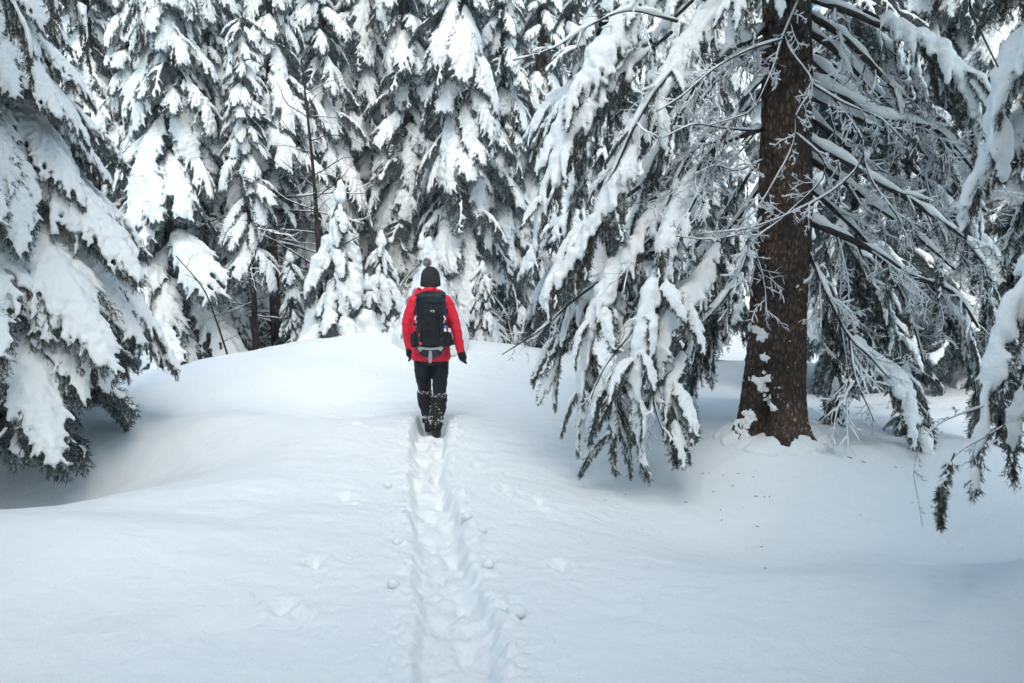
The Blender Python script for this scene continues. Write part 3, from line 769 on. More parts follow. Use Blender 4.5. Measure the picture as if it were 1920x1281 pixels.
# snow-lined limbs, fanned down on both sides of the trunk
LIMBS = [
 ([(1500, 20, 8.9), (1568, 59, 8.8), (1619, 105, 8.7), (1673, 164, 8.6), (1736, 227, 8.6), (1800, 300, 8.6)], .030),
 ([(1500, 50, 8.9), (1568, 94, 8.8), (1634, 168, 8.75), (1690, 225, 8.7), (1740, 300, 8.7)], .032),
 ([(1500, -10, 9.0), (1603, 27, 8.9), (1654, 51, 8.9), (1732, 86, 8.8), (1783, 129, 8.8), (1850, 190, 8.8)], .030),
 ([(1490, 140, 8.9), (1595, 188, 8.7), (1650, 219, 8.6), (1752, 242, 8.5), (1800, 285, 8.5), (1850, 360, 8.5)], .028),
 ([(1490, 168, 8.9), (1634, 234, 8.9), (1712, 273, 8.8), (1775, 320, 8.8), (1850, 400, 8.8)], .026),
 ([(1480, 240, 8.85), (1537, 277, 8.7), (1595, 308, 8.6), (1650, 344, 8.5), (1732, 394, 8.4), (1800, 445, 8.4), (1860, 520, 8.4)], .030),
 ([(1490, 280, 8.9), (1587, 344, 8.8), (1650, 394, 8.7), (1712, 437, 8.6), (1790, 505, 8.6)], .030),
 ([(1490, 405, 8.85), (1587, 445, 8.7), (1658, 484, 8.6), (1709, 519, 8.5), (1786, 549, 8.5), (1829, 613, 8.5)], .034),
 ([(1500, 430, 8.9), (1542, 532, 8.6), (1589, 630, 8.5), (1630, 672, 8.5), (1692, 733, 8.5)], .018),
 ([(1592, 632, 8.5), (1605, 715, 8.45), (1640, 790, 8.45)], .010),
 ([(1605, 715, 8.45), (1575, 760, 8.45), (1556, 830, 8.45)], .008),
 ([(1500, 100, 9.0), (1600, 180, 9.3), (1673, 258, 9.3), (1732, 340, 9.3), (1790, 430, 9.3), (1830, 500, 9.3)], .026),
 ([(1490, 330, 9.0), (1560, 390, 9.2), (1640, 470, 9.3), (1700, 570, 9.3), (1730, 680, 9.3)], .022),
 ([(1490, 200, 9.0), (1570, 260, 9.2), (1640, 330, 9.3), (1730, 400, 9.4), (1830, 470, 9.4)], .024),
 ([(1455, 40, 8.85), (1400, 75, 8.6), (1370, 95, 8.5), (1320, 140, 8.4), (1280, 200, 8.4)], .034),
 ([(1455, 65, 8.85), (1400, 98, 8.65), (1365, 125, 8.5), (1315, 190, 8.4)], .030),
 ([(1440, -60, 8.9), (1341, 32, 8.6), (1305, 83, 8.5), (1276, 119, 8.4), (1233, 165, 8.3), (1193, 230, 8.2), (1161, 298, 8.2), (1140, 345, 8.2)], .030),
 ([(1450, 235, 8.85), (1400, 250, 8.6), (1355, 269, 8.5), (1326, 290, 8.45), (1290, 350, 8.4)], .026),
 ([(1445, 130, 8.8), (1400, 180, 8.5), (1377, 223, 8.4), (1337, 287, 8.3), (1312, 359, 8.2), (1276, 430, 8.1), (1262, 490, 8.1)], .024),
 ([(1440, 160, 8.85), (1380, 220, 8.7), (1320, 260, 8.6), (1270, 330, 8.5), (1235, 420, 8.4)], .028),
 ([(1440, 400, 8.8), (1406, 445, 8.6), (1382, 522, 8.4), (1325, 595, 8.3), (1268, 643, 8.2)], .022),
 ([(1440, 330, 8.9), (1390, 400, 8.9), (1340, 470, 8.9), (1300, 560, 8.9)], .018),
 ([(1230, 440, 8.4), (1150, 510, 8.3), (1080, 560, 8.25), (1010, 620, 8.25), (940, 665, 8.25)], .014),
 ([(1260, 510, 8.1), (1200, 600, 8.0), (1140, 680, 7.95), (1100, 760, 7.95)], .012),
 ([(1235, 660, 8.0), (1225, 740, 7.9), (1240, 800, 7.9), (1262, 850, 7.9)], .008),
 ([(1270, 40, 8.5), (1180, 20, 8.2), (1100, 50, 8.0), (1040, 90, 7.9), (960, 115, 7.9)], .012),
]
for i, (pts, r) in enumerate(LIMBS):
    add_limb(big, pts, r * 1.15, 500 + i, kids=9, kl=0.36, depth=1, snow=1.7, thick=1.0, down=0.35, name='limb')
    if r > .02: hang_sprays(big, pts, 3, 540 + i, dark=.5, u0=.5, smin=.3, smax=.6)
# thin rimed dead branches crossing in front of the trunk
RIMED = [
 ([(1512, -30, 8.35), (1466, 74, 8.2), (1451, 129, 8.15), (1423, 187, 8.1), (1400, 215, 8.1), (1330, 240, 8.1)], .012),
 ([(1470, 60, 8.3), (1480, 94, 8.2), (1525, 160, 8.1), (1494, 211, 8.1), (1490, 258, 8.1), (1466, 312, 8.05), (1420, 390, 8.0), (1395, 412, 8.0)], .011),
 ([(1525, 160, 8.1), (1577, 190, 8.1), (1645, 220, 8.1), (1700, 270, 8.1)], .010),
 ([(1490, 250, 8.1), (1545, 300, 8.1), (1540, 340, 8.1), (1478, 402, 8.05), (1420, 445, 8.0), (1390, 490, 8.0)], .010),
 ([(1560, 180, 8.2), (1618, 265, 8.1), (1610, 310, 8.1), (1560, 360, 8.05), (1478, 402, 8.05), (1400, 430, 8.0), (1300, 440, 8.0)], .010),
 ([(1466, 74, 8.2), (1400, 95, 8.1), (1340, 130, 8.0), (1280, 180, 8.0), (1230, 210, 8.0)], .010),
 ([(1620, 300, 8.2), (1640, 350, 8.1), (1690, 420, 8.1), (1700, 480, 8.1), (1690, 540, 8.1)], .009),
 ([(1410, 245, 8.5), (1350, 240, 8.2), (1300, 235, 8.0), (1240, 260, 7.9)], .009),
 ([(1430, 300, 8.6), (1380, 320, 8.3), (1345, 310, 8.2), (1300, 330, 8.1)], .008),
 ([(1440, 420, 8.6), (1390, 440, 8.2), (1330, 450, 8.0), (1270, 440, 7.9)], .009),
]
for i, (pts, r) in enumerate(RIMED):
    add_limb(big, pts, r, 560 + i, kids=11, kl=0.26, depth=2, snow=.9, frost=0.5, thick=1.0, down=0.05, name='dead_branch', min_snow=0.0035, spread=1.1)

# ------------------------------------------------------------------ young spruce on the left, boughs down to the snow
LX, LY = -5.35, 10.0
left = thing('spruce_tree', 'broad spruce at the left edge with snow-loaded boughs sweeping to the ground', 'spruce', (LX, LY, gh(LX, LY)))
obj('trunk', trunk_mesh(6.8, 0.13, np.random.default_rng(3))[0], left)
NEARP = []
for i in range(7):
    rng = np.random.default_rng(700 + i)
    a0, a1 = [(-18, -70), (-26, -78), (-30, -66), (-22, -74), (-14, -62), (-34, -80), (-24, -70)][i]
    NEARP.append(bough_data(droop_axis(2.4, a0, a1, n=10, sway=rng.uniform(-.15, .15)), 0.66, rng, nbr=36, twig=0.16, twig_gap=0.05, nb=15, blade=(0.034, 0.0068), snow_r=0.092, cover=0.93,
                 droop=0.85, voxel=0.0155, wood_r=0.024, bare=0.15, finger=0.6, hang=1.1, peak=0.45, seed=700 + i, mats=NEARM, smooth_it=2, clump=.5, side_r=.5))
rng = np.random.default_rng(77)
lev = 2.15; az0 = 0.3
while lev < 7.6:
    L = 3.45 * (1 - lev / 8.2) ** 0.85
    for k in range(11):
        az = az0 + 2 * math.pi * (k + rng.uniform(-.3, .3)) / 11
        a = math.atan2(math.sin(az), math.cos(az))
        if a > 1.9 or a < -2.3: continue       # far side, never in view
        place_bough(left, NEARP[rng.integers(7)], (0, 0, lev + rng.uniform(-.1, .1)), az, L * rng.uniform(.82, 1.05) / 2.4, tilt=R(rng.uniform(-2, 8)), roll=R(rng.uniform(-10, 10)))
    az0 += 1.3; lev += 0.33
def rime_twigs(parent, pts, n, seed):
    P = resample(np.array([at(*p) for p in pts]) - np.array(parent.location), 30); rng = np.random.default_rng(seed)
    for k in range(n):
        i = int(29 * (.2 + .78 * (k + rng.random()) / n)); w_, s_ = RIMEB[rng.integers(6)]; d = P[min(i + 1, 29)] - P[max(i - 1, 0)]
        o = obj('dead_branch', w_, parent); sc = rng.uniform(.45, 1.1)
        o.matrix_basis = Matrix.Translation(P[i]) @ Matrix.Rotation(math.atan2(d[1], d[0]) + rng.uniform(-1.1, 1.1), 4, 'Z') @ Matrix.Rotation(rng.uniform(.1, 1.2), 4, 'Y') @ Matrix.Rotation(rng.uniform(0, 6.28), 4, 'X') @ Matrix.Diagonal((sc, sc, sc, 1))
        obj('snow', s_, o)
for i, (pts, r) in enumerate(LIMBS):
    if r > .015: rime_twigs(big, pts, 6 if pts[-1][0] > 1500 else 3, 580 + i)
def upper_crown(t, z0, z1, L, seed, n=7, gap=.7, rot=None):  # unseen boughs above the frame, added to shade the snow below
    rng = np.random.default_rng(seed); lev = z0; a0 = 0
    while lev < z1:
        for k in range(n):
            place_bough(t, NEARP[rng.integers(7)], (0, 0, lev + rng.uniform(-.15, .15)), a0 + 6.283 * (k + rng.uniform(-.2, .2)) / n, L * (1 - .75 * (lev - z0) / (z1 - z0)) * rng.uniform(.85, 1.1) / 2.4, tilt=R(rng.uniform(0, 14)))
        a0 += 1.1; lev += gap
upper_crown(big, 6.3, 11.3, 3.0, 71)
for k in range(16):      # inner boughs low on the stem, added to block light from behind
    place_bough(left, DARK[k % 4], (0, 0, .55 + .05 * k), -1.9 + .24 * k * 1.0, 1.1, tilt=R(8))
# taller spruce whose boughs hang in at the top left corner
OX, OY = -5.6, 7.4
over = thing('spruce_tree', 'tall spruce outside the frame whose dark hanging boughs fill the top left corner', 'spruce', (OX, OY, gh(OX, OY)))
obj('trunk', trunk_mesh(13, 0.2, np.random.default_rng(4))[0], over)
for i, (pts, W, kw) in enumerate([
 ([(-420, -220, 7.4), (-200, -160, 7.5), (-40, -70, 7.6), (40, 40, 7.6), (60, 150, 7.6)], .5, dict(cover=.35, snow_r=.06)),
 ([(-400, -260, 7.4), (-100, -200, 7.9), (80, -90, 8.1), (150, 20, 8.2), (170, 130, 8.2)], .5, dict(cover=.45, snow_r=.08)),
 ([(-400, -150, 7.4), (-200, -60, 7.1), (-60, 40, 7.0), (-20, 170, 7.0)], .45, dict(cover=.3, snow_r=.06)),
 ([(-400, -300, 7.6), (0, -260, 8.6), (180, -160, 8.9), (250, -30, 9.0), (270, 90, 9.0)], .5, dict(cover=.75, snow_r=.09)),
 ([(-300, -330, 7.3), (-60, -260, 7.2), (60, -170, 7.2), (100, -60, 7.2), (95, 60, 7.2)], .45, dict(cover=.3, snow_r=.05))]):
    add_bough(over, pts, W, 800 + i, **kw)

upper_crown(over, 6.0, 12.5, 2.8, 72)

# ------------------------------------------------------------------ spruce just outside the right edge, near the camera
FX, FY = 4.1, 5.9
fore = thing('spruce_tree', 'spruce beyond the right edge, its blurred snowy bough hanging close to the camera', 'spruce', (FX, FY, gh(FX, FY)))
obj('trunk', trunk_mesh(9, 0.16, np.random.default_rng(6))[0], fore)
for i, (pts, W, kw) in enumerate([
 ([(2150, 330, 5.7), (2000, 430, 5.2), (1920, 540, 5.0), (1870, 660, 4.9), (1840, 800, 4.9), (1830, 920, 4.9)], .26, dict(snow_r=.075, cover=.9)),
 ([(2150, 430, 5.6), (2010, 540, 5.1), (1940, 660, 5.0), (1905, 790, 5.0), (1900, 900, 5.0)], .24, dict(snow_r=.06, cover=.7)),
 ([(2150, -80, 6.2), (1990, 20, 6.5), (1900, 120, 6.6), (1870, 230, 6.6), (1880, 330, 6.6)], .42, dict(snow_r=.12, cover=1.)),
 ([(2150, 50, 6.2), (1980, 170, 6.7), (1880, 270, 6.8), (1825, 350, 6.8), (1810, 430, 6.8)], .36, dict(snow_r=.10, cover=.9)),
 ([(2150, 200, 6.2), (2000, 300, 7.1), (1920, 390, 7.3), (1880, 500, 7.4)], .38, dict(snow_r=.07, cover=.5)),
 ([(2100, -200, 5.9), (1980, -80, 5.6), (1900, -20, 5.5), (1840, 20, 5.5)], .30, dict(snow_r=.05, cover=.4))]):
    add_bough(fore, pts, W, 850 + i, **kw)
add_limb(fore, [(2120, -260, 5.9), (1900, -140, 6.2), (1822, -20, 6.3), (1845, 70, 6.3), (1866, 125, 6.3)], .018, 870, kids=4, snow=.6)
add_limb(fore, [(1880, 800, 4.9), (1800, 850, 4.7), (1768, 905, 4.65), (1764, 985, 4.65)], .004, 871, kids=6, kl=.12, snow=.6)
add_limb(fore, [(1850, 760, 4.9), (1750, 800, 4.6), (1712, 870, 4.55), (1722, 940, 4.55), (1730, 990, 4.55)], .003, 872, kids=6, kl=.10, snow=.8, frost=.5)
add_bough(fore, [(1790, 850, 4.68), (1768, 905, 4.65), (1764, 985, 4.65)], .05, 873, snow_r=.015, cover=.3, nbr=9, twig=.05, twig_gap=.03, voxel=.006, wood_r=.004)
upper_crown(fore, 5.6, 8.8, 2.2, 73)

rng = np.random.default_rng(88); mb = MB()
for k in range(34):
    if rng.random() < .9: x = BX + rng.normal() * .75 - .25; y = BY - .45 - abs(rng.normal()) * .55
    else: x = rng.uniform(-4.2, 4.2); y = rng.uniform(5.2, 10)
    z = float(ground_h(np.array([x]), np.array([y]))[0]); r = rng.uniform(.003, .010); a = rng.uniform(0, 3.14)
    d = np.array([math.cos(a), math.sin(a), rng.uniform(-.2, .2)]) * r * rng.uniform(.8, 3.0)
    tube(mb, np.array([[x, y, z + .002] - d, [x, y, z + .004], [x, y, z + .002] + d]), r * .35, 4)
obj('fallen_needles', mb.mesh('fallen_needles', [M['twig']]), None, kind='stuff', label='scattered dark needles and bark bits on the snow under the big spruce', category='litter')

# ------------------------------------------------------------------ spruces of the middle distance
MID = [
 (330, 15.2, 9.5, 1.66, 'full spruce tiered with snow tents, first behind the left edge spruce', dict(z0=.3, gap=.30)),
 (186, 16.6, 13, 1.57, 'spruce with a bare dark trunk and level snow-lined dead branches at upper left', dict(z0=4.5, dead=16, dead_z=2.2, rtrunk=.13)),
 (516, 16.0, 11, 1.40, 'spruce on a bare brown pole trunk left of the hiker', dict(z0=2.9, dead=18, rtrunk=.10)),
 (472, 14.9, 5.2, .95, 'slim spruce on a thin dark crooked stem left of the brown pole trunk', dict(z0=1.75, dead=9, rtrunk=.05, gap=.25)),
 (60, 17.5, 11, 1.66, 'spruce behind the left edge spruce, seen in the gap above it', dict(z0=.6)),
 (448, 18.5, 12, 1.66, 'narrow spruce with a bare thin lower stem, left of the brown pole trunk', dict(z0=1.7, gap=.30)),
 (560, 19.5, 13, 1.52, 'spruce behind the leafless sapling, boughs starting high', dict(z0=1.8, gap=.30)),
 (690, 19.5, 13, 1.53, 'slender spruce with long left-leaning snow slabs left of centre', dict(z0=1.6, gap=.30)),
 (868, 17.2, 12.5, 1.53, 'tall central spruce behind the hiker, draped in snow from top to base', dict(dark=.10, z0=.25, gap=.30)),
 (1015, 20.0, 13, 1.40, 'spruce right of centre behind the curtain of hanging boughs', dict(z0=2.4, dark=.3)),
 (1130, 14.6, 11, 1.57, 'spruce directly behind the hanging boughs left of the big trunk', dict(z0=.9, dark=.25)),
 (1300, 16.0, 12, 1.66, 'spruce seen between the hanging boughs and the big trunk', dict(z0=1.2, dark=.3)),
 (1590, 12.6, 9, 1.48, 'dark sheltered spruce right behind the big trunk', dict(z0=.7, dark=.75)),
 (1760, 14.5, 11, 1.66, 'spruce behind the fanned limbs right of the big trunk', dict(z0=.8, dark=.4)),
 (1900, 12.4, 10, 1.57, 'spruce at the right edge behind the near blurred bough', dict(z0=.8, dark=.35)),
 (262, 16.4, 10.5, 1.25, 'slim spruce squeezed between the bare dark trunk and the tiered spruce', dict(z0=.6, gap=.3)),
 (398, 17.0, 11, 1.3, 'slim spruce touching the tiered spruce on its right', dict(z0=.5, gap=.3)),
 (612, 18.0, 12, 1.3, 'slim spruce straight behind the tall leafless sapling', dict(z0=1.4, gap=.3)),
 (764, 18.6, 12.5, 1.35, 'slim spruce rising above the snow cone left of the central spruce', dict(z0=1.5, gap=.3, dark=.2)),
 (938, 18.8, 12, 1.3, 'slim spruce against the right flank of the central spruce', dict(z0=1.6, gap=.3)),
]
for i, (px, Y, H, Lm, lab, kw) in enumerate(MID):
    a = dict(seed=i, dark=.12); a.update(kw); spruce(px, Y, H, Lm, lab, **a)
rng = np.random.default_rng(9)
for i, px in enumerate([-60, 95, 240, 380, 500, 640, 770, 890, 1070, 1200, 1340, 1470, 1600, 1740, 1880, 2010]):
    spruce(px + rng.uniform(-25, 25), rng.uniform(23.5, 28), rng.uniform(12, 16), rng.uniform(2.0, 2.6), 'spruce half hidden in the second row of the snowy wood', seed=40 + i, z0=rng.uniform(.8, 2.6), gap=.46, per=6, dark=.15, back=.15, group='second row of spruces', scale_min=.4)

for i, (px, Y, H, Lm, lab) in enumerate([(620, 22.0, 13, 2.0, 'spruce filling the gap behind the tall leafless sapling'), (780, 21.5, 14, 2.0, 'spruce close behind the central spruce on its left'), (950, 22.5, 14, 2.0, 'spruce close behind the central spruce on its right'), (400, 21.0, 13, 2.0, 'spruce filling the gap between the tiered spruce and the pole trunk spruce'), (140, 20.5, 13, 2.1, 'spruce filling the gap at upper left behind the bare trunk')]):
    spruce(px, Y, H, Lm, lab, seed=70 + i, z0=3.0 if px == 950 else 1.2, gap=.42, per=6, dark=.15, back=.15, scale_min=.35)

# far rows: small in the picture, a trunk and one joined crown each
def far_crown(seed):
    rng = np.random.default_rng(seed); fol, sn = MB(), MB()
    lod = []
    for i in range(3):
        b, s = bough_data(droop_axis(1.9, -4 - 6 * i, -60 - 5 * i), .6, rng, nbr=7, twig=.26, twig_gap=.14, nb=4, blade=(.11, .035), snow_r=.13, cover=.85, voxel=.06, seed=seed + i, finger=.4, smooth_it=2)
        def arr(me):
            V = np.empty(len(me.vertices) * 3, np.float32); me.vertices.foreach_get('co', V)
            return V.reshape(-1, 3).astype(float), [np.array([p.vertices[:] for p in me.polygons if len(p.vertices) == k]) for k in (3, 4)]
        lod.append((arr(b), arr(s))); bpy.data.meshes.remove(b); bpy.data.meshes.remove(s)
    lev = .6; H = 15; a0 = 0
    while lev < H * .97:
        L = 2.3 * (1 - lev / H) ** .75
        for k in range(5):
            az = a0 + 1.257 * (k + rng.uniform(-.2, .2)); sc = max(.3, L * rng.uniform(.85, 1.15) / 1.9)
            c, s_ = math.cos(az), math.sin(az); Rm = np.array([[c, -s_, 0], [s_, c, 0], [0, 0, 1.0]]) * sc
            (bv, bf), (sv, sf) = lod[rng.integers(3)]
            for (v, fs, mbx) in ((bv, bf, fol), (sv, sf, sn)):
                W = v @ Rm.T + np.array([0, 0, lev])
                for f in fs:
                    if len(f): mbx.add(W, f)
        a0 += 2.4; lev += .62
    return fol.mesh('crown', [M['needles_far']]), sn.mesh('snow', [M['bough_snow']])
FARC = [far_crown(900), far_crown(950)]
FART = [trunk_mesh(15, .2, np.random.default_rng(60 + i))[0] for i in range(2)]
k = 0
for row, (Y, n, jit) in enumerate([(31.5, 17, 1.5), (37, 19, 1.5), (43, 20, 2), (50, 22, 2)]):
    for i in range(n):
        px = -120 + 2160 * (i + .5 + rng.uniform(-.3, .3)) / n; y = Y + rng.uniform(-jit, jit); x = (px - 960) / FPX * y
        t = thing('far_spruce', 'distant spruce in the deep rows of the snowy wood', 'spruce', (x, y, gh(x, y)), 'distant spruces', rotz=rng.uniform(0, 6.28))
        s = rng.uniform(.8, 1.15); t.scale = (s, s, s * rng.uniform(.95, 1.2)); v = k % 2; k += 1
        obj('trunk', FART[v], t); c = obj('crown', FARC[v][0], t); obj('snow', FARC[v][1], c)

# unseen spruces added behind and beside the camera to shade the foreground
for i, (x, y, s, w) in enumerate([(-3.0, -3.2, 1.35, 'second from the left'), (2.8, -3.2, 1.35, 'second from the right'), (-5.3, 3.4, 1.0, 'leftmost'), (4.0, 1.2, .9, 'nearest on the right'), (5.6, 3.2, 1.05, 'rightmost'), (4.3, 3.7, .85, 'smallest'), (-0.1, -4.2, 1.4, 'middle'), (-8.6, 6.4, 1.0, 'outermost left')]):
    t = thing('far_spruce', 'unseen spruce added to shade the foreground, %s of them' % w, 'spruce', (x, y, gh(x, y)), 'unseen spruces added for shade', rotz=i * 1.1); t.scale = (s, s, s)
    obj('trunk', FART[i % 2], t); c = obj('crown', FARC[i % 2][0], t); obj('snow', FARC[i % 2][1], c)

# ------------------------------------------------------------------ snow-covered young trees
def sapling(px, py_base, Y, H, Lm, label, seed, gap=.15, per=7, dark=0., cap=.09, back=.8, z0=.12, lean=(0, 0)):
    x = at(px, py_base, Y)[0]
    return spruce(px, Y, H, Lm, label, name='young_spruce', seed=seed, z0=z0, gap=gap, per=per, X=x, group=None, rtrunk=.025 + .008 * H, cat='young spruce', dark=dark, scale_min=.16, back=back, power=.6, cap=cap, lean=lean, protos=SNOWY)
sapling(645, 640, 13.9, 2.0, 1.0, 'lumpy snow-clad young spruce, taller of the pair left of the hiker', 1, cap=.10, dark=.05, gap=.2)
sapling(718, 632, 14.4, 1.45, .75, 'shorter snow-clad young spruce between the lumpy one and the hiker', 2, cap=.08, dark=.05, gap=.18)
sapling(690, 640, 14.0, .75, .5, 'low snow-clad hump of a spruce at the foot of the lumpy pair', 3, cap=.08, gap=.15)
sapling(548, 665, 14.9, 1.5, .42, 'small pointed young spruce beside the foot of the brown pole trunk', 3, dark=.3, cap=.07)
sapling(448, 640, 15.6, .95, .22, 'tiny stem with one hanging lump of snow left of the brown pole trunk', 4, cap=.10, per=3)
sapling(792, 520, 16.0, 2.0, .5, 'young spruce top rising above the snow cone behind the hiker', 5, cap=.09)
sapling(905, 640, 15.0, 1.25, .45, 'small spruce at the foot of the central spruce, right of the hiker', 6, cap=.06)
sapling(965, 640, 16.5, .9, .4, 'low dark spruce at the gully edge right of the central spruce', 7, dark=.5, cap=.05)
sapling(1562, 838, 9.9, .42, .14, 'tiny spruce poking from the snow just right of the big trunk', 8, dark=.6, cap=.05)
sapling(1690, 875, 9.4, .62, .26, 'low dark spruce under the limbs right of the big trunk', 9, dark=.9, cap=.06)
sapling(1860, 930, 8.6, .7, .3, 'low dark spruce at the right edge under the blurred bough', 10, dark=.7, cap=.06)

def snow_cone():
    """young tree wholly buried in snow, behind the hiker"""
    X, Y = at(806, 640, 13.2)[0], 13.2; z = gh(X, Y)
    t = thing('young_spruce', 'young tree wholly cloaked in a smooth cone of snow behind the hiker', 'young spruce', (X, Y, z))
    obj('trunk', trunk_mesh(1.35, .03, np.random.default_rng(2))[0], t)
    P, Q = [], []; rng = np.random.default_rng(21)
    for i in range(34):
        f = i / 33; h = 1.36 * (1 - f) + .02; w = .03 + .43 * f ** 1.0
        for k in range(max(1, int(14 * f))):
            a = rng.uniform(0, 6.28); P.append((w * .62 * math.cos(a), w * .62 * math.sin(a), h)); Q.append(max(.06, w * .55))
        P.append((0, 0, h)); Q.append(max(.06, w * .8))
    V, F = snow_from_blobs(P, Q, .022, 5, it=8, amp=.3); s = MB(); s.add(V, F); obj('snow', s.mesh('snow', [M['bough_snow']]), t)
    for i in range(14):
        a = rng.uniform(3.2, 6.2); f = rng.uniform(.2, .95); w = .10 + .50 * f
        place_bough(t, DARK[i % 4], (w * math.cos(a) * .8, w * math.sin(a) * .8, 1.36 * (1 - f) + .05), a, .09, tilt=R(-20))
snow_cone()

# ------------------------------------------------------------------ bare stems in the middle distance
def stem(pts, r, label, seed, name='bare_sapling', cat='sapling', mat='bark', kids=10, kl=.6, snow=.8, frost=.0, taper=.5, depth=1, u0=.2, down=0., spread=1.1, n=26):
    P = np.array([at(*p) for p in pts]); base = P[0].copy(); base[2] = gh(base[0], base[1]) - .1
    P[0] = base
    t = thing(name, label, cat, base)
    Q = resample(P - base, n); rr = np.linspace(r, r * taper, n)
    mb = MB(); tube(mb, Q, rr, 9); obj('trunk', mb.mesh('trunk', [M[mat]]), t)
    rng = np.random.default_rng(seed)
    for g in range(kids):
        u = u0 + (.98 - u0) * (g + rng.random()) / kids; i = min(int(u * (n - 1)), n - 2)
        a = rng.uniform(0, 6.28); d = np.array([math.cos(a) * spread, math.sin(a) * .6 * spread, .45 - down])
        pth = bare_paths(Q[i], d, kl * (.6 + .8 * rng.random()), rr[i] * .32 + .003, rng, depth, -.03 - .1 * down, .13, 6, .45, .9, 8)
        w, s = bare_mesh(pth, rng, snow, frost, seed + g); o = obj('branch', w, t); obj('snow', s, o)
    return t
stem([(607, 648, 14.0), (600, 540, 14.0), (596, 450, 14.0), (588, 330, 14.0), (578, 230, 14.0), (565, 110, 14.0)], .046, 'tall leafless sapling with fine dark twigs left of the hiker', 33, kids=16, kl=.9, taper=.22, u0=.3, snow=.35)
stem([(432, 672, 13.8), (405, 600, 13.8), (380, 540, 13.8), (330, 480, 13.8)], .016, 'thin leafless sapling leaning left over the snow crest', 34, kids=6, kl=.35, taper=.4, snow=.3)
for i, px in enumerate((958, 972, 945)):
    stem([(px, 560, 27 + i), (px, 480, 27 + i), (px + 2, 380, 27 + i), (px + 3, 250, 27 + i)], .16 - .03 * i, 'dark far trunk beyond the gully, %s of three right of the central spruce' % ('middle', 'rightmost', 'leftmost')[i], 36 + i, name='dead_conifer', cat='dead tree', kids=10, kl=1.2, snow=.9)
# thickets of dead lower branches standing between the trunks
TH = []
for g in range(6):
    rng2 = np.random.default_rng(400 + g)
    TH.append(bare_mesh(bare_paths((0, 0, -.05), (1, 0, .75), 1.0, .012, rng2, 2, -.05, .12, 9, .5, .9, 9), rng2, .8, .3, 400 + g))
for i, (px, py, Y, hgt, n, lab) in enumerate([(625, 560, 18.0, 2.6, 14, 'grey thicket of frosted twigs behind the tall leafless sapling'), (705, 520, 18.6, 2.8, 14, 'grey thicket of frosted twigs left of the central spruce'),
        (560, 600, 17.6, 2.2, 12, 'grey thicket of frosted twigs behind the brown pole trunk'), (975, 600, 17.0, 1.5, 8, 'low bare bush at the gully right of the central spruce'), (430, 600, 17.2, 2.0, 10, 'grey thicket of frosted twigs left of the crooked stem'),
        (770, 560, 18.8, 2.6, 12, 'grey thicket of frosted twigs over the snow cone'), (1000, 470, 20.5, 3.0, 14, 'grey thicket of frosted twigs in the gap right of the central spruce'), (500, 560, 19.5, 3.2, 14, 'grey thicket of frosted twigs between the pole trunk and the narrow spruce')]):
    X = at(px, py, Y)[0]; z = gh(X, Y); t = thing('bare_bush', lab, 'bush', (X, Y, z)); rng2 = np.random.default_rng(430 + i)
    for g in range(n):
        o = obj('branch', TH[rng2.integers(6)][0], t); sc = hgt * rng2.uniform(.6, 1.05)
        o.matrix_basis = Matrix.Translation((rng2.uniform(-.6, .6), rng2.uniform(-.4, .4), rng2.uniform(-.05, .45) * hgt)) @ Matrix.Rotation(rng2.uniform(0, 6.28), 4, 'Z') @ Matrix.Rotation(rng2.uniform(-.7, .7), 4, 'Y') @ Matrix.Diagonal((sc, sc, sc, 1))
        obj('snow', next(b for a, b in TH if a == o.data), o)

# ------------------------------------------------------------------ lumps of snow beside the trail
def clod(px, py, Y, r, label, seed, sx=1.0):
    p = at(px, py, Y); z = float(ground_h(np.array([p[0]]), np.array([p[1]]))[0])
    rng = np.random.default_rng(seed); V = ICO2_V.copy()
    V = V * (1 + .16 * noise3(V[:, 0] * 1.6 + seed, V[:, 1] * 1.6, V[:, 2] * 1.6, seed) + .06 * noise3(V[:, 0] * 4, V[:, 1] * 4, V[:, 2] * 4 + seed, seed))[:, None]
    V = V * np.array([sx, 1, .8]) * r
    mb = MB(); mb.add(V, ICO2_F); o = obj('snow_clod', mb.mesh('snow_clod', [M['ground_snow']]), None, (p[0], p[1], z + r * .35))
    o.rotation_euler = (rng.uniform(-.4, .4), rng.uniform(-.4, .4), rng.uniform(0, 6)); o['label'] = label; o['category'] = 'snow lump'
    return o
clod(968, 1190, 5.2, .052, 'largest round snow lump, right of the trail near the bottom', 1)
clod(738, 1120, 5.65, .036, 'flat snow lump on the left rim of the trail near the bottom', 2, 1.6)
clod(727, 918, 7.95, .040, 'snow lump left of the trail, halfway to the hiker', 3, 1.5)
clod(656, 1076, 6.05, .020, 'small snow lump well left of the trail', 4)
clod(752, 980, 7.1, .032, 'snow lump on the left trail rim below the halfway lump', 5, 1.3)
clod(745, 1040, 6.4, .034, 'snow lump on the left trail rim, midway down the picture', 6)
clod(993, 988, 7.0, .018, 'small snow lump right of the trail, alone on smooth snow', 7)
clod(875, 990, 7.0, .040, 'snow lump on the right trail rim, midway down the picture', 8, 1.3)
clod(905, 1015, 6.7, .034, 'snow lump just outside the right trail rim', 9)
clod(915, 1100, 5.95, .040, 'snow lump on the right trail rim above the largest round lump', 10)
clod(868, 925, 7.7, .030, 'snow lump at the right trail rim, nearest the hiker', 11)

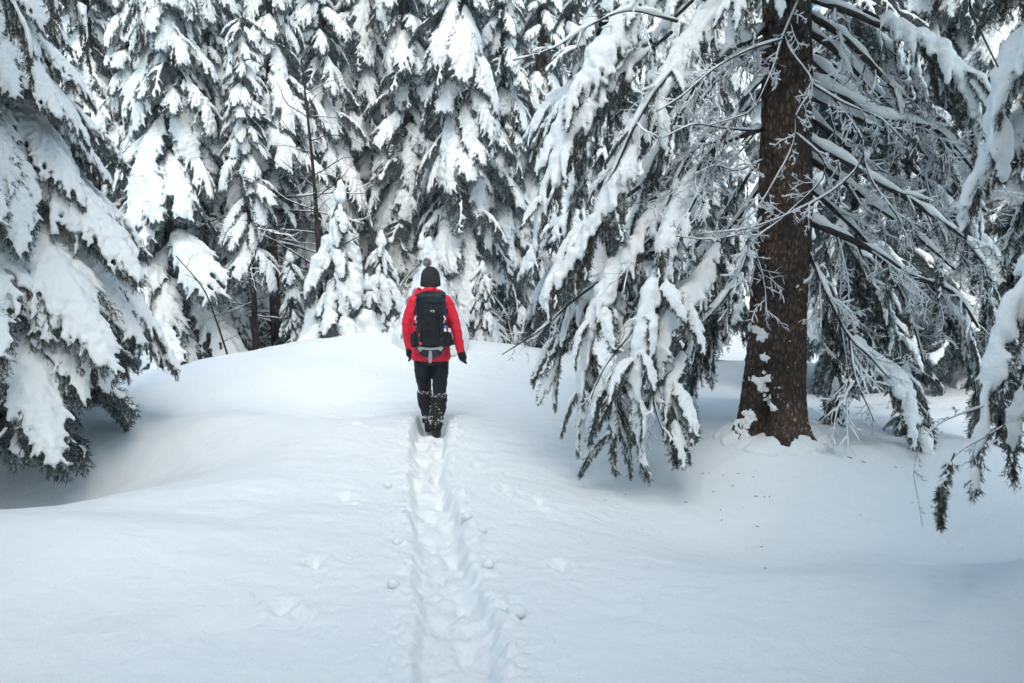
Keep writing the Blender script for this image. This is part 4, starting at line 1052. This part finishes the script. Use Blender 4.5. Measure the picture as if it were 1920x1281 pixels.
# ------------------------------------------------------------------ thin frosty air
def haze():
    m = bpy.data.materials.new('haze'); m.use_nodes = True; n = m.node_tree; n.nodes.clear()
    v = n.nodes.new('ShaderNodeVolumePrincipled'); v.inputs['Density'].default_value = 0.003; v.inputs['Color'].default_value = (0.82, 0.93, 0.96, 1)
    out = n.nodes.new('ShaderNodeOutputMaterial'); n.links.new(v.outputs[0], out.inputs['Volume'])
    x0, x1, y0, y1, z0, z1 = -95, 95, -35, 95, -4.0, 40.0
    V = [(x0, y0, z0), (x1, y0, z0), (x1, y1, z0), (x0, y1, z0), (x0, y0, z1), (x1, y0, z1), (x1, y1, z1), (x0, y1, z1)]
    mb = MB(); mb.add(V, [[0, 3, 2, 1], [4, 5, 6, 7], [0, 1, 5, 4], [1, 2, 6, 5], [2, 3, 7, 6], [3, 0, 4, 7]])
    obj('haze', mb.mesh('haze', [m], False), None, kind='stuff')
haze()

# ------------------------------------------------------------------ the hiker (back to the camera)
def mat_cloth(name, c1, c2, rough=0.7, weave=260, bstr=0.15, fold=9.0, spec=0.25):
    m, n, b = new_mat(name); v = coords(n); t = noise_node(n, v, fold, 4); w = noise_node(n, v, weave, 2)
    lnk(n, ramp(n, t.outputs['Fac'], [(0.25, c1), (0.75, c2)]), b.inputs['Base Color'])
    ad = n.nodes.new('ShaderNodeMath'); ad.operation = 'MULTIPLY_ADD'; lnk(n, t.outputs['Fac'], ad.inputs[0]); ad.inputs[1].default_value = 4.0; lnk(n, w.outputs['Fac'], ad.inputs[2])
    bump(n, b, ad.outputs[0], bstr, 0.01)
    b.inputs['Roughness'].default_value = rough; b.inputs['Specular IOR Level'].default_value = spec
    return m
M['red'] = mat_cloth('red_shell', (0.70, 0.012, 0.040), (0.88, 0.026, 0.065), 0.6)
M['black_cloth'] = mat_cloth('black_trousers', (0.006, 0.008, 0.010), (0.014, 0.016, 0.020), 0.75)
M['gaiter'] = mat_cloth('gaiter_cloth', (0.006, 0.008, 0.009), (0.012, 0.014, 0.016), 0.7)
M['pack'] = mat_cloth('pack_nylon', (0.008, 0.013, 0.020), (0.016, 0.024, 0.036), 0.5, fold=14)
M['pack_dark'] = mat_cloth('pack_mesh', (0.005, 0.006, 0.008), (0.010, 0.012, 0.015), 0.7, weave=400)
M['grey_trim'] = mat_plain('grey_trim', (0.26, 0.27, 0.28), (0.36, 0.37, 0.38), 60, 0.6)
M['white_mark'] = mat_plain('white_print', (0.7, 0.7, 0.7), (0.8, 0.8, 0.8), 30, 0.6)
M['blue_mark'] = mat_plain('blue_print', (0.05, 0.22, 0.50), (0.08, 0.30, 0.6), 30, 0.6)
M['red_tab'] = mat_plain('red_tab', (0.6, 0.03, 0.05), (0.7, 0.05, 0.07), 30, 0.6)
M['knit'] = mat_cloth('grey_knit', (0.022, 0.026, 0.030), (0.060, 0.066, 0.072), 0.95, weave=120, bstr=0.8, fold=60)
M['pom'] = mat_plain('pompom_fur', (0.16, 0.16, 0.16), (0.48, 0.47, 0.46), 45, 0.95)
M['skin'] = mat_plain('skin', (0.42, 0.25, 0.19), (0.50, 0.31, 0.24), 8, 0.55)
M['boot'] = mat_plain('boot_leather', (0.012, 0.011, 0.011), (0.03, 0.028, 0.026), 30, 0.7)

def loft(sections, k=28):
    """closed loft through ellipses (cx, cy, z, rx, ry)"""
    a = np.linspace(0, 2 * math.pi, k, endpoint=False); V = []
    for cx, cy, z, rx, ry in sections:
        c, s = np.cos(a), np.sin(a); e = 0.88
        V.append(np.stack([cx + rx * np.sign(c) * np.abs(c) ** e, cy + ry * np.sign(s) * np.abs(s) ** e, np.full(k, z)], 1))
    n = len(V); V = np.concatenate(V); i, j = np.meshgrid(np.arange(n - 1), np.arange(k), indexing='ij'); i = i.ravel(); j = j.ravel(); j2 = (j + 1) % k
    F = np.stack([i * k + j, i * k + j2, (i + 1) * k + j2, (i + 1) * k + j], 1)
    F = np.concatenate([np.stack([F[:, 0], F[:, 1], F[:, 2]], 1), np.stack([F[:, 0], F[:, 2], F[:, 3]], 1)])
    V = np.vstack([V, [sections[0][0], sections[0][1], sections[0][2]], [sections[-1][0], sections[-1][1], sections[-1][2]]])
    b, t = len(V) - 2, len(V) - 1; q = np.arange(k)
    F = np.vstack([F, np.stack([np.full(k, b), (q + 1) % k, q], 1), np.stack([np.full(k, t), (n - 1) * k + q, (n - 1) * k + (q + 1) % k], 1)])
    return V, F

def rcone(pts, rads, step=0.25):
    """chain of spheres sweeping a tapering limb through the joints"""
    P = resample(np.array(pts, float), 40) if len(pts) > 2 else np.linspace(pts[0], pts[1], 24)
    d = np.concatenate([[0], np.cumsum(np.linalg.norm(np.diff(np.array(pts, float), axis=0), axis=1))]); u = np.linspace(0, d[-1], len(P))
    r = np.interp(u, d, rads)
    V = (ICO2_V[None] * r[:, None, None] + P[:, None]).reshape(-1, 3); F = (ICO2_F[None] + (np.arange(len(P)) * len(ICO2_V))[:, None, None]).reshape(-1, 3)
    return V, F

def fuse(name, shells, voxel, it, mat, parent, folds=0.0, ff=14.0, seed=0, cut=None, **props):
    V, F, N = remesh_raw([s[0] for s in shells], [s[1] for s in shells], voxel, it)
    if folds:
        w = noise3(V[:, 0] * ff * .6, V[:, 1] * ff * .6, V[:, 2] * ff * 1.5 + 0.8 * V[:, 0] * ff, seed); w = -np.abs(w) + .3
        V = V + N * (folds * (w + .4 * noise3(V[:, 0] * ff * 2, V[:, 1] * ff * 2, V[:, 2] * ff * 2.4, seed + 3)))[:, None]
    mb = MB(); mb.add(V, F); return obj(name, mb.mesh(name, [mat]), parent, **props)

HX, HY = -0.838, 10.2
HZ = 2.2 - (818 - 400) / FPX * HY
person = thing('person', 'hiker in red jacket, dark trousers and grey bobble hat walking away along the trail', 'person', (HX, HY, HZ))

JL = [(-.160, .0, 1.385), (-.245, .01, 1.14), (-.228, .07, .905)]     # left shoulder, elbow, wrist
JR = [(.155, .0, 1.385), (.255, -.045, 1.15), (.305, -.02, .885)]
LEGL = [(-.092, .01, .86), (-.080, .12, .47), (-.040, .16, .11)]
LEGR = [(.098, 0, .86), (.084, -.02, .45), (.052, -.13, .10)]
def hand_shells(w, d, side, r=1.0, curl=.5):
    """palm, four unequal bent fingers and a thumb leaving the side of the palm; w wrist, d forearm direction"""
    w = np.array(w); d = nrm(d); sd = nrm(np.cross(d, (0, 1, 0))) * 1.0
    fw = nrm(np.cross(sd, d))
    if fw[1] < 0: fw = -fw
    out = [rcone([w - d * .02, w + d * .03, w + d * .085], [.030 * r, .036 * r, .038 * r])]
    for i, (o, l) in enumerate(((-.028, .066), (-.010, .078), (.010, .073), (.028, .058))):
        a = w + d * .085 + fw * o; b = a + d * l * .5 + sd * side * .006; c = b + nrm(d + sd * side * -curl) * l * .5
        out.append(rcone([a - d * .03, a, b, c], [.0115 * r, .0115 * r, .0108 * r, .0092 * r]))
    a = w + d * .03 + fw * .028; out.append(rcone([a, a + nrm(d * .6 + fw * .8) * .04, a + nrm(d * .9 + fw * .35) * .075], [.014 * r, .0125 * r, .0105 * r]))
    return out

# body: one continuous figure, almost wholly inside the clothes
body_sh = [loft([(0, 0, .84, .13, .09), (0, 0, .95, .155, .10), (0, 0, 1.08, .135, .09), (0, 0, 1.25, .155, .10), (0, 0, 1.36, .16, .09), (0, 0, 1.43, .09, .07)]),
           rcone([(0, .0, 1.38), (0, .02, 1.50), (0, .02, 1.56)], [.06, .055, .06]),
           loft([(0, .03, 1.46, .035, .05), (0, .03, 1.50, .060, .078), (0, .025, 1.57, .072, .092), (0, .02, 1.64, .074, .094), (0, .015, 1.69, .062, .08), (0, .015, 1.715, .03, .04)]),
           rcone([(0, .105, 1.60), (0, .128, 1.575)], [.010, .013]), rcone([(-.07, .02, 1.60), (-.08, .015, 1.575)], [.014, .010]), rcone([(.07, .02, 1.60), (.08, .015, 1.575)], [.014, .010]),
           rcone([(-.028, .10, 1.535), (.028, .10, 1.535)], [.008, .008])]
for J in (JL, JR): body_sh.append(rcone(J, [.052, .042, .028]))
for J in (LEGL, LEGR): body_sh.append(rcone(J, [.078, .055, .038]))
fuse('body', body_sh, .011, 2, M['skin'], person)
# jacket
jk = [loft([(-.002, 0, .775, .198, .118), (-.002, 0, .80, .203, .124), (0, 0, .92, .198, .125), (0, 0, 1.05, .182, .120), (0, 0, 1.20, .182, .124), (0, 0, 1.31, .184, .120), (0, 0, 1.385, .162, .105), (0, .005, 1.44, .115, .09), (0, .01, 1.49, .085, .08)], 36)]
jk.append(rcone(JL, [.076, .061, .046])); jk.append(rcone(JR, [.076, .061, .046]))
jk.append(rcone([(-.229, .066, .92), (-.228, .07, .905)], [.050, .047])); jk.append(rcone([(.302, -.022, .90), (.305, -.02, .885)], [.050, .047]))
jacket = fuse('jacket', jk, .0115, 4, M['red'], person, folds=.010, ff=15, seed=4)
# hood lying folded round the neck
hd = []
for i in range(22):
    a = -math.pi / 2 + (i / 21 - .5) * 4.2; c = np.array([.122 * math.cos(a) - .016, .01 + .10 * math.sin(a), 1.455 + .028 * math.sin(a * 1.0 + .2) - .018 * math.cos(a)])
    hd.append((ICO2_V * np.array([.036, .036, .052]) + c, ICO2_F))
hd.append(rcone([(-.085, -.07, 1.40), (0, -.115, 1.39), (.085, -.07, 1.41)], [.04, .05, .04])); hd.append(rcone([(-.06, -.06, 1.50), (0, -.085, 1.515), (.06, -.06, 1.50)], [.03, .034, .03]))
hd.append(rcone([(-.11, -.04, 1.40), (-.115, -.03, 1.46)], [.04, .03]))
fuse('hood', hd, .0095, 4, M['red'], person, folds=.009, ff=20, seed=8)
# trousers
tr = [loft([(0, 0, .80, .178, .112), (0, 0, .90, .165, .105), (0, 0, .96, .15, .1)], 30), loft([(0, 0, .735, .10, .085), (0, 0, .80, .175, .11)], 30)]
for J in (LEGL, LEGR): tr.append(rcone([J[0], ((J[0][0] + J[1][0]) / 2 * 1.02, .005, .66), J[1], (J[1][0] * .92, J[1][1] + .01, .34)], [.096, .090, .075, .066]))
fuse('trousers', tr, .0105, 3, M['black_cloth'], person, folds=.008, ff=13, seed=12)
for J, sx in ((LEGL, -1), (LEGR, 1)):
    k = [loft([(J[2][0] + sx * .004, J[2][1], .085, .060, .085), (J[2][0] + sx * .004, J[2][1], .13, .068, .084), (J[2][0] * 1.1 + sx * .004, (J[1][1] + J[2][1]) / 2, .22, .079, .086), (J[1][0] * .95, J[1][1], .34, .084, .088), (J[1][0] * .98, J[1][1], .42, .082, .085), (J[1][0], J[1][1], .445, .07, .07)], 24)]
    g = fuse('gaiter', k, .009, 3, M['gaiter'], person, folds=.012, ff=24, seed=20 + sx)
    # snow sticking to the gaiter
    rng = np.random.default_rng(30 + sx); P, Q = [], []
    for i in range(150):
        a = rng.uniform(math.pi * 1.0, math.pi * 2.0); zz = rng.choice([rng.normal(.16, .012), rng.normal(.43, .012), rng.uniform(.10, .44)], p=[.5, .25, .25])
        f = np.clip((zz - .1) / .34, 0, 1); cx = J[2][0] + (J[1][0] - J[2][0]) * f; cy = J[2][1] + (J[1][1] - J[2][1]) * f; rx = .066 + .018 * math.sin(f * 2.6); ry = .085
        P.append((cx + rx * 1.0 * math.cos(a), cy + ry * 1.0 * math.sin(a), zz)); Q.append(.0018 + .006 * rng.random() ** 2)
    s = MB(); V, F = blob_arrays(P, Q); s.add(V, F); obj('stuck_snow', s.mesh('stuck_snow', [M['bough_snow']]), g, kind='stuff')
    b = [rcone([(J[2][0], J[2][1] - .05, .045), (J[2][0], J[2][1] + .06, .045), (J[2][0] + sx * .01, J[2][1] + .16, .035)], [.045, .045, .035]), rcone([(J[2][0], J[2][1] - .01, .05), (J[2][0], J[2][1], .15)], [.052, .05]),
         loft([(J[2][0], J[2][1] + .05, -.005, .048, .14), (J[2][0], J[2][1] + .05, .025, .05, .142)], 24)]
    fuse('boot', b, .008, 2, M['boot'], person)
for J, sx in ((JL, 1), (JR, -1)):
    d = nrm(np.array(J[2]) - np.array(J[1])); d = nrm(d * np.array([.5, 1, 1]) if sx > 0 else nrm(d + np.array([.12, 0, 0])))
    sh = hand_shells(np.array(J[2]) - d * .005, d, sx, 1.16, .8); sh.append(rcone([np.array(J[2]) - d * .04, np.array(J[2]) + d * .01], [.042, .038]))
    fuse('glove', sh, .0055, 1, M['black_cloth'], person, folds=.003, ff=40, seed=3)
# knitted hat and fur bobble
ht = [loft([(0, .02, 1.545, .098, .112), (0, .02, 1.56, .101, .115), (0, .02, 1.62, .099, .113), (0, .018, 1.68, .088, .10), (0, .015, 1.72, .066, .078), (0, .012, 1.745, .030, .035)], 40)]
V, F, N = remesh_raw([s[0] for s in ht], [s[1] for s in ht], .0065, 2)
an = np.arctan2(V[:, 1], V[:, 0]); V = V + N * ((.0030 * np.sin(an * 30)) * smooth(1.745, 1.69, V[:, 2]) + .003 * noise3(V[:, 0] * 40, V[:, 1] * 40, V[:, 2] * 60, 5))[:, None]
mb = MB(); mb.add(V, F); hat = obj('hat', mb.mesh('hat', [M['knit']]), person)
rng = np.random.default_rng(50); c = np.array([-.032, 0, 1.787]); d = nrm(rng.normal(size=(2600, 3))); Lh = rng.uniform(.040, .060, (2600, 1)); w = nrm(np.cross(d, rng.normal(size=(2600, 3)))) * .0016
e = d + rng.normal(size=d.shape) * .12; V = np.stack([c + d * .012 - w, c + d * .012 + w, c + e * Lh], 1).reshape(-1, 3)
mb = MB(); mb.add(V, np.arange(len(V)).reshape(-1, 3)); mb.add(ICO2_V * .036 + c, ICO2_F); obj('bobble', mb.mesh('bobble', [M['pom']]), hat)

# ------------------------------------------------------------------ the backpack
pk = thing('backpack', 'dark navy hiking backpack with grey trim on the hiker\'s back', 'backpack', (HX, HY, HZ))
def box_shell(x0, x1, y0, y1, z0, z1, taper=0.0, r=.03):
    """rounded box as a set of spheres at the corners and slabs between"""
    out = []
    for zz in np.linspace(z0 + r, z1 - r, 14):
        f = (zz - z0) / (z1 - z0); tx = taper * (f - .5)
        for xx in np.linspace(x0 + r - tx * .5, x1 - r + tx * .5, 10):
            for yy in np.linspace(y0 + r, y1 - r, 5): out.append(ICO_V * r + np.array([xx, yy, zz]))
    n = len(out); return np.concatenate(out), (ICO_F[None] + (np.arange(n) * len(ICO_V))[:, None, None]).reshape(-1, 3)
PXC = .022
fuse('main_compartment', [box_shell(PXC - .155, PXC + .155, -.33, -.125, .90, 1.42, .03, .045)], .010, 5, M['pack'], pk, folds=.008, ff=12, seed=31)
fuse('lid', [box_shell(PXC - .150, PXC + .150, -.345, -.11, 1.38, 1.505, -.05, .045)], .0095, 4, M['pack'], pk, folds=.010, ff=16, seed=32)
fuse('front_pocket', [box_shell(PXC - .105, PXC + .105, -.365, -.28, .955, 1.36, .0, .04)], .009, 4, M['pack_dark'], pk, folds=.005, ff=12, seed=33)
for s in (-1, 1): fuse('side_pocket', [box_shell(PXC + s * .165 - .045, PXC + s * .165 + .045, -.29, -.14, .945, 1.10, .0, .032)], .009, 4, M['pack_dark'], pk, folds=.008, ff=18, seed=34 + s)
def strip(pts, w, t, mat, name, parent, n=24):
    """flat webbing following the points, w wide and t thick"""
    P = resample(np.array(pts, float), n); T = nrm(np.gradient(P, axis=0)); Nn = np.array([0, -1.0, 0]); S = nrm(np.cross(T, Nn)); U = nrm(np.cross(S, T)); w = np.broadcast_to(w, (n,))[:, None]
    V = np.stack([P - S * w / 2 - U * t / 2, P + S * w / 2 - U * t / 2, P + S * w / 2 + U * t / 2, P - S * w / 2 + U * t / 2], 1).reshape(-1, 3)
    i, j = np.meshgrid(np.arange(n - 1), np.arange(4), indexing='ij'); i = i.ravel(); j = j.ravel(); j2 = (j + 1) % 4
    mb = MB(); mb.add(V, np.stack([i * 4 + j, i * 4 + j2, (i + 1) * 4 + j2, (i + 1) * 4 + j], 1)); mb.add(V, [[0, 1, 2, 3], [4 * n - 1, 4 * n - 2, 4 * n - 3, 4 * n - 4]])
    return obj(name, mb.mesh(name, [mat], False), parent)
FY_ = -.372
strip([(PXC - .118, -.335, .955), (PXC - .075, FY_ + .01, .915 + .035), (PXC, FY_, .945), (PXC + .075, FY_ + .01, .950), (PXC + .118, -.335, .958)], .022, .006, M['grey_trim'], 'trim_band', pk)
strip([(PXC - .118, -.338, .955), (PXC - .09, -.35, .925)], .03, .006, M['grey_trim'], 'trim_band', pk, 6)
strip([(PXC + .118, -.338, .957), (PXC + .095, -.35, .925)], .03, .006, M['grey_trim'], 'trim_band', pk, 6)
strip([(PXC, -.352, .925), (PXC, -.358, .86), (PXC - .004, -.352, .80)], np.interp(np.linspace(0, 1, 16), [0, .5, .9, 1], [.022, .040, .034, .012]), .006, M['grey_trim'], 'ice_axe_loop', pk, 16)
fuse('bottom_panel', [rcone([(PXC - .075, -.30, .905), (PXC, -.315, .885), (PXC + .075, -.30, .905)], [.045, .045, .045])], .009, 3, M['pack'], pk, folds=.006, ff=16, seed=40)
for s in (-1, 1):
    strip([(PXC + s * .155, -.18, 1.33), (PXC + s * .166, -.25, 1.30), (PXC + s * .14, -.33, 1.27)], .016, .004, M['pack_dark'], 'compression_strap', pk, 12)
    strip([(PXC + s * .158, -.18, 1.16), (PXC + s * .168, -.25, 1.18), (PXC + s * .14, -.335, 1.20)], .016, .004, M['pack_dark'], 'compression_strap', pk, 12)
    strip([(PXC + s * .11, -.352, 1.40), (PXC + s * .118, -.350, 1.33), (PXC + s * .128, -.335, 1.25)], .014, .004, M['pack_dark'], 'lid_strap', pk, 12)
    strip([(PXC + s * .10, -.115, 1.44), (PXC + s * .105, -.02, 1.475), (PXC + s * .11, .08, 1.42), (PXC + s * .13, .135, 1.28), (PXC + s * .15, .10, 1.10)], .055, .014, M['pack_dark'], 'shoulder_strap', pk, 24)
    strip([(PXC + s * .14, -.15, .97), (PXC + s * .20, -.05, .97), (PXC + s * .20, .06, .96), (PXC + s * .10, .14, .95), (PXC + s * .01, .145, .95)], .06, .012, M['pack_dark'], 'hip_belt', pk, 24)
    rng = np.random.default_rng(90 + s)
    for q, (dz, mt) in enumerate(((1.265, 'white_mark'), (1.245, 'white_mark'), (1.215, 'grey_trim'))):
        mb = MB(); p = np.array([PXC + s * (.140 + .010 * (q % 2)), -.335, dz]); mb.add(ICO_V * np.array([.009, .005, .011 + .004 * q]) + p, ICO_F); obj('buckle', mb.mesh('buckle', [M[mt]], False), pk)
# printed mark on the lid: two small strokes, the right one hooked
for pts in ([(-.008, 0), (-.006, .013), (0, .016), (.004, .008)], [(.010, .016), (.020, .014), (.022, .004), (.020, -.005)]):
    P = np.array([[PXC + .018 + x, -.352, 1.315 + z] for x, z in pts]); P[:, 1] = -.364
    strip(P, .006, .003, M['white_mark'], 'logo_stroke', pk, 10)
strip([(PXC - .105, -.36, 1.012), (PXC - .088, -.372, .99)], .020, .008, M['red_tab'], 'zip_pull', pk, 6)
strip([(PXC - .112, -.345, 1.10), (PXC - .110, -.352, 1.07)], .010, .006, M['red_tab'], 'red_tab', pk, 6)
strip([(PXC + .150, -.325, 1.175), (PXC + .152, -.325, 1.145)], .022, .005, M['blue_mark'], 'label_patch', pk, 6)
strip([(PXC + .148, -.325, 1.145), (PXC + .150, -.325, 1.115)], .024, .005, M['white_mark'], 'label_patch', pk, 6)
mb = MB(); tube(mb, resample(np.array([(PXC - .03, -.12, 1.47), (PXC - .02, -.10, 1.52), (PXC + .02, -.10, 1.52), (PXC + .03, -.12, 1.47)]), 14), .006, 6); obj('grab_loop', mb.mesh('grab_loop', [M['pack_dark']]), pk)
bpy.data.scenes.remove(TMP)
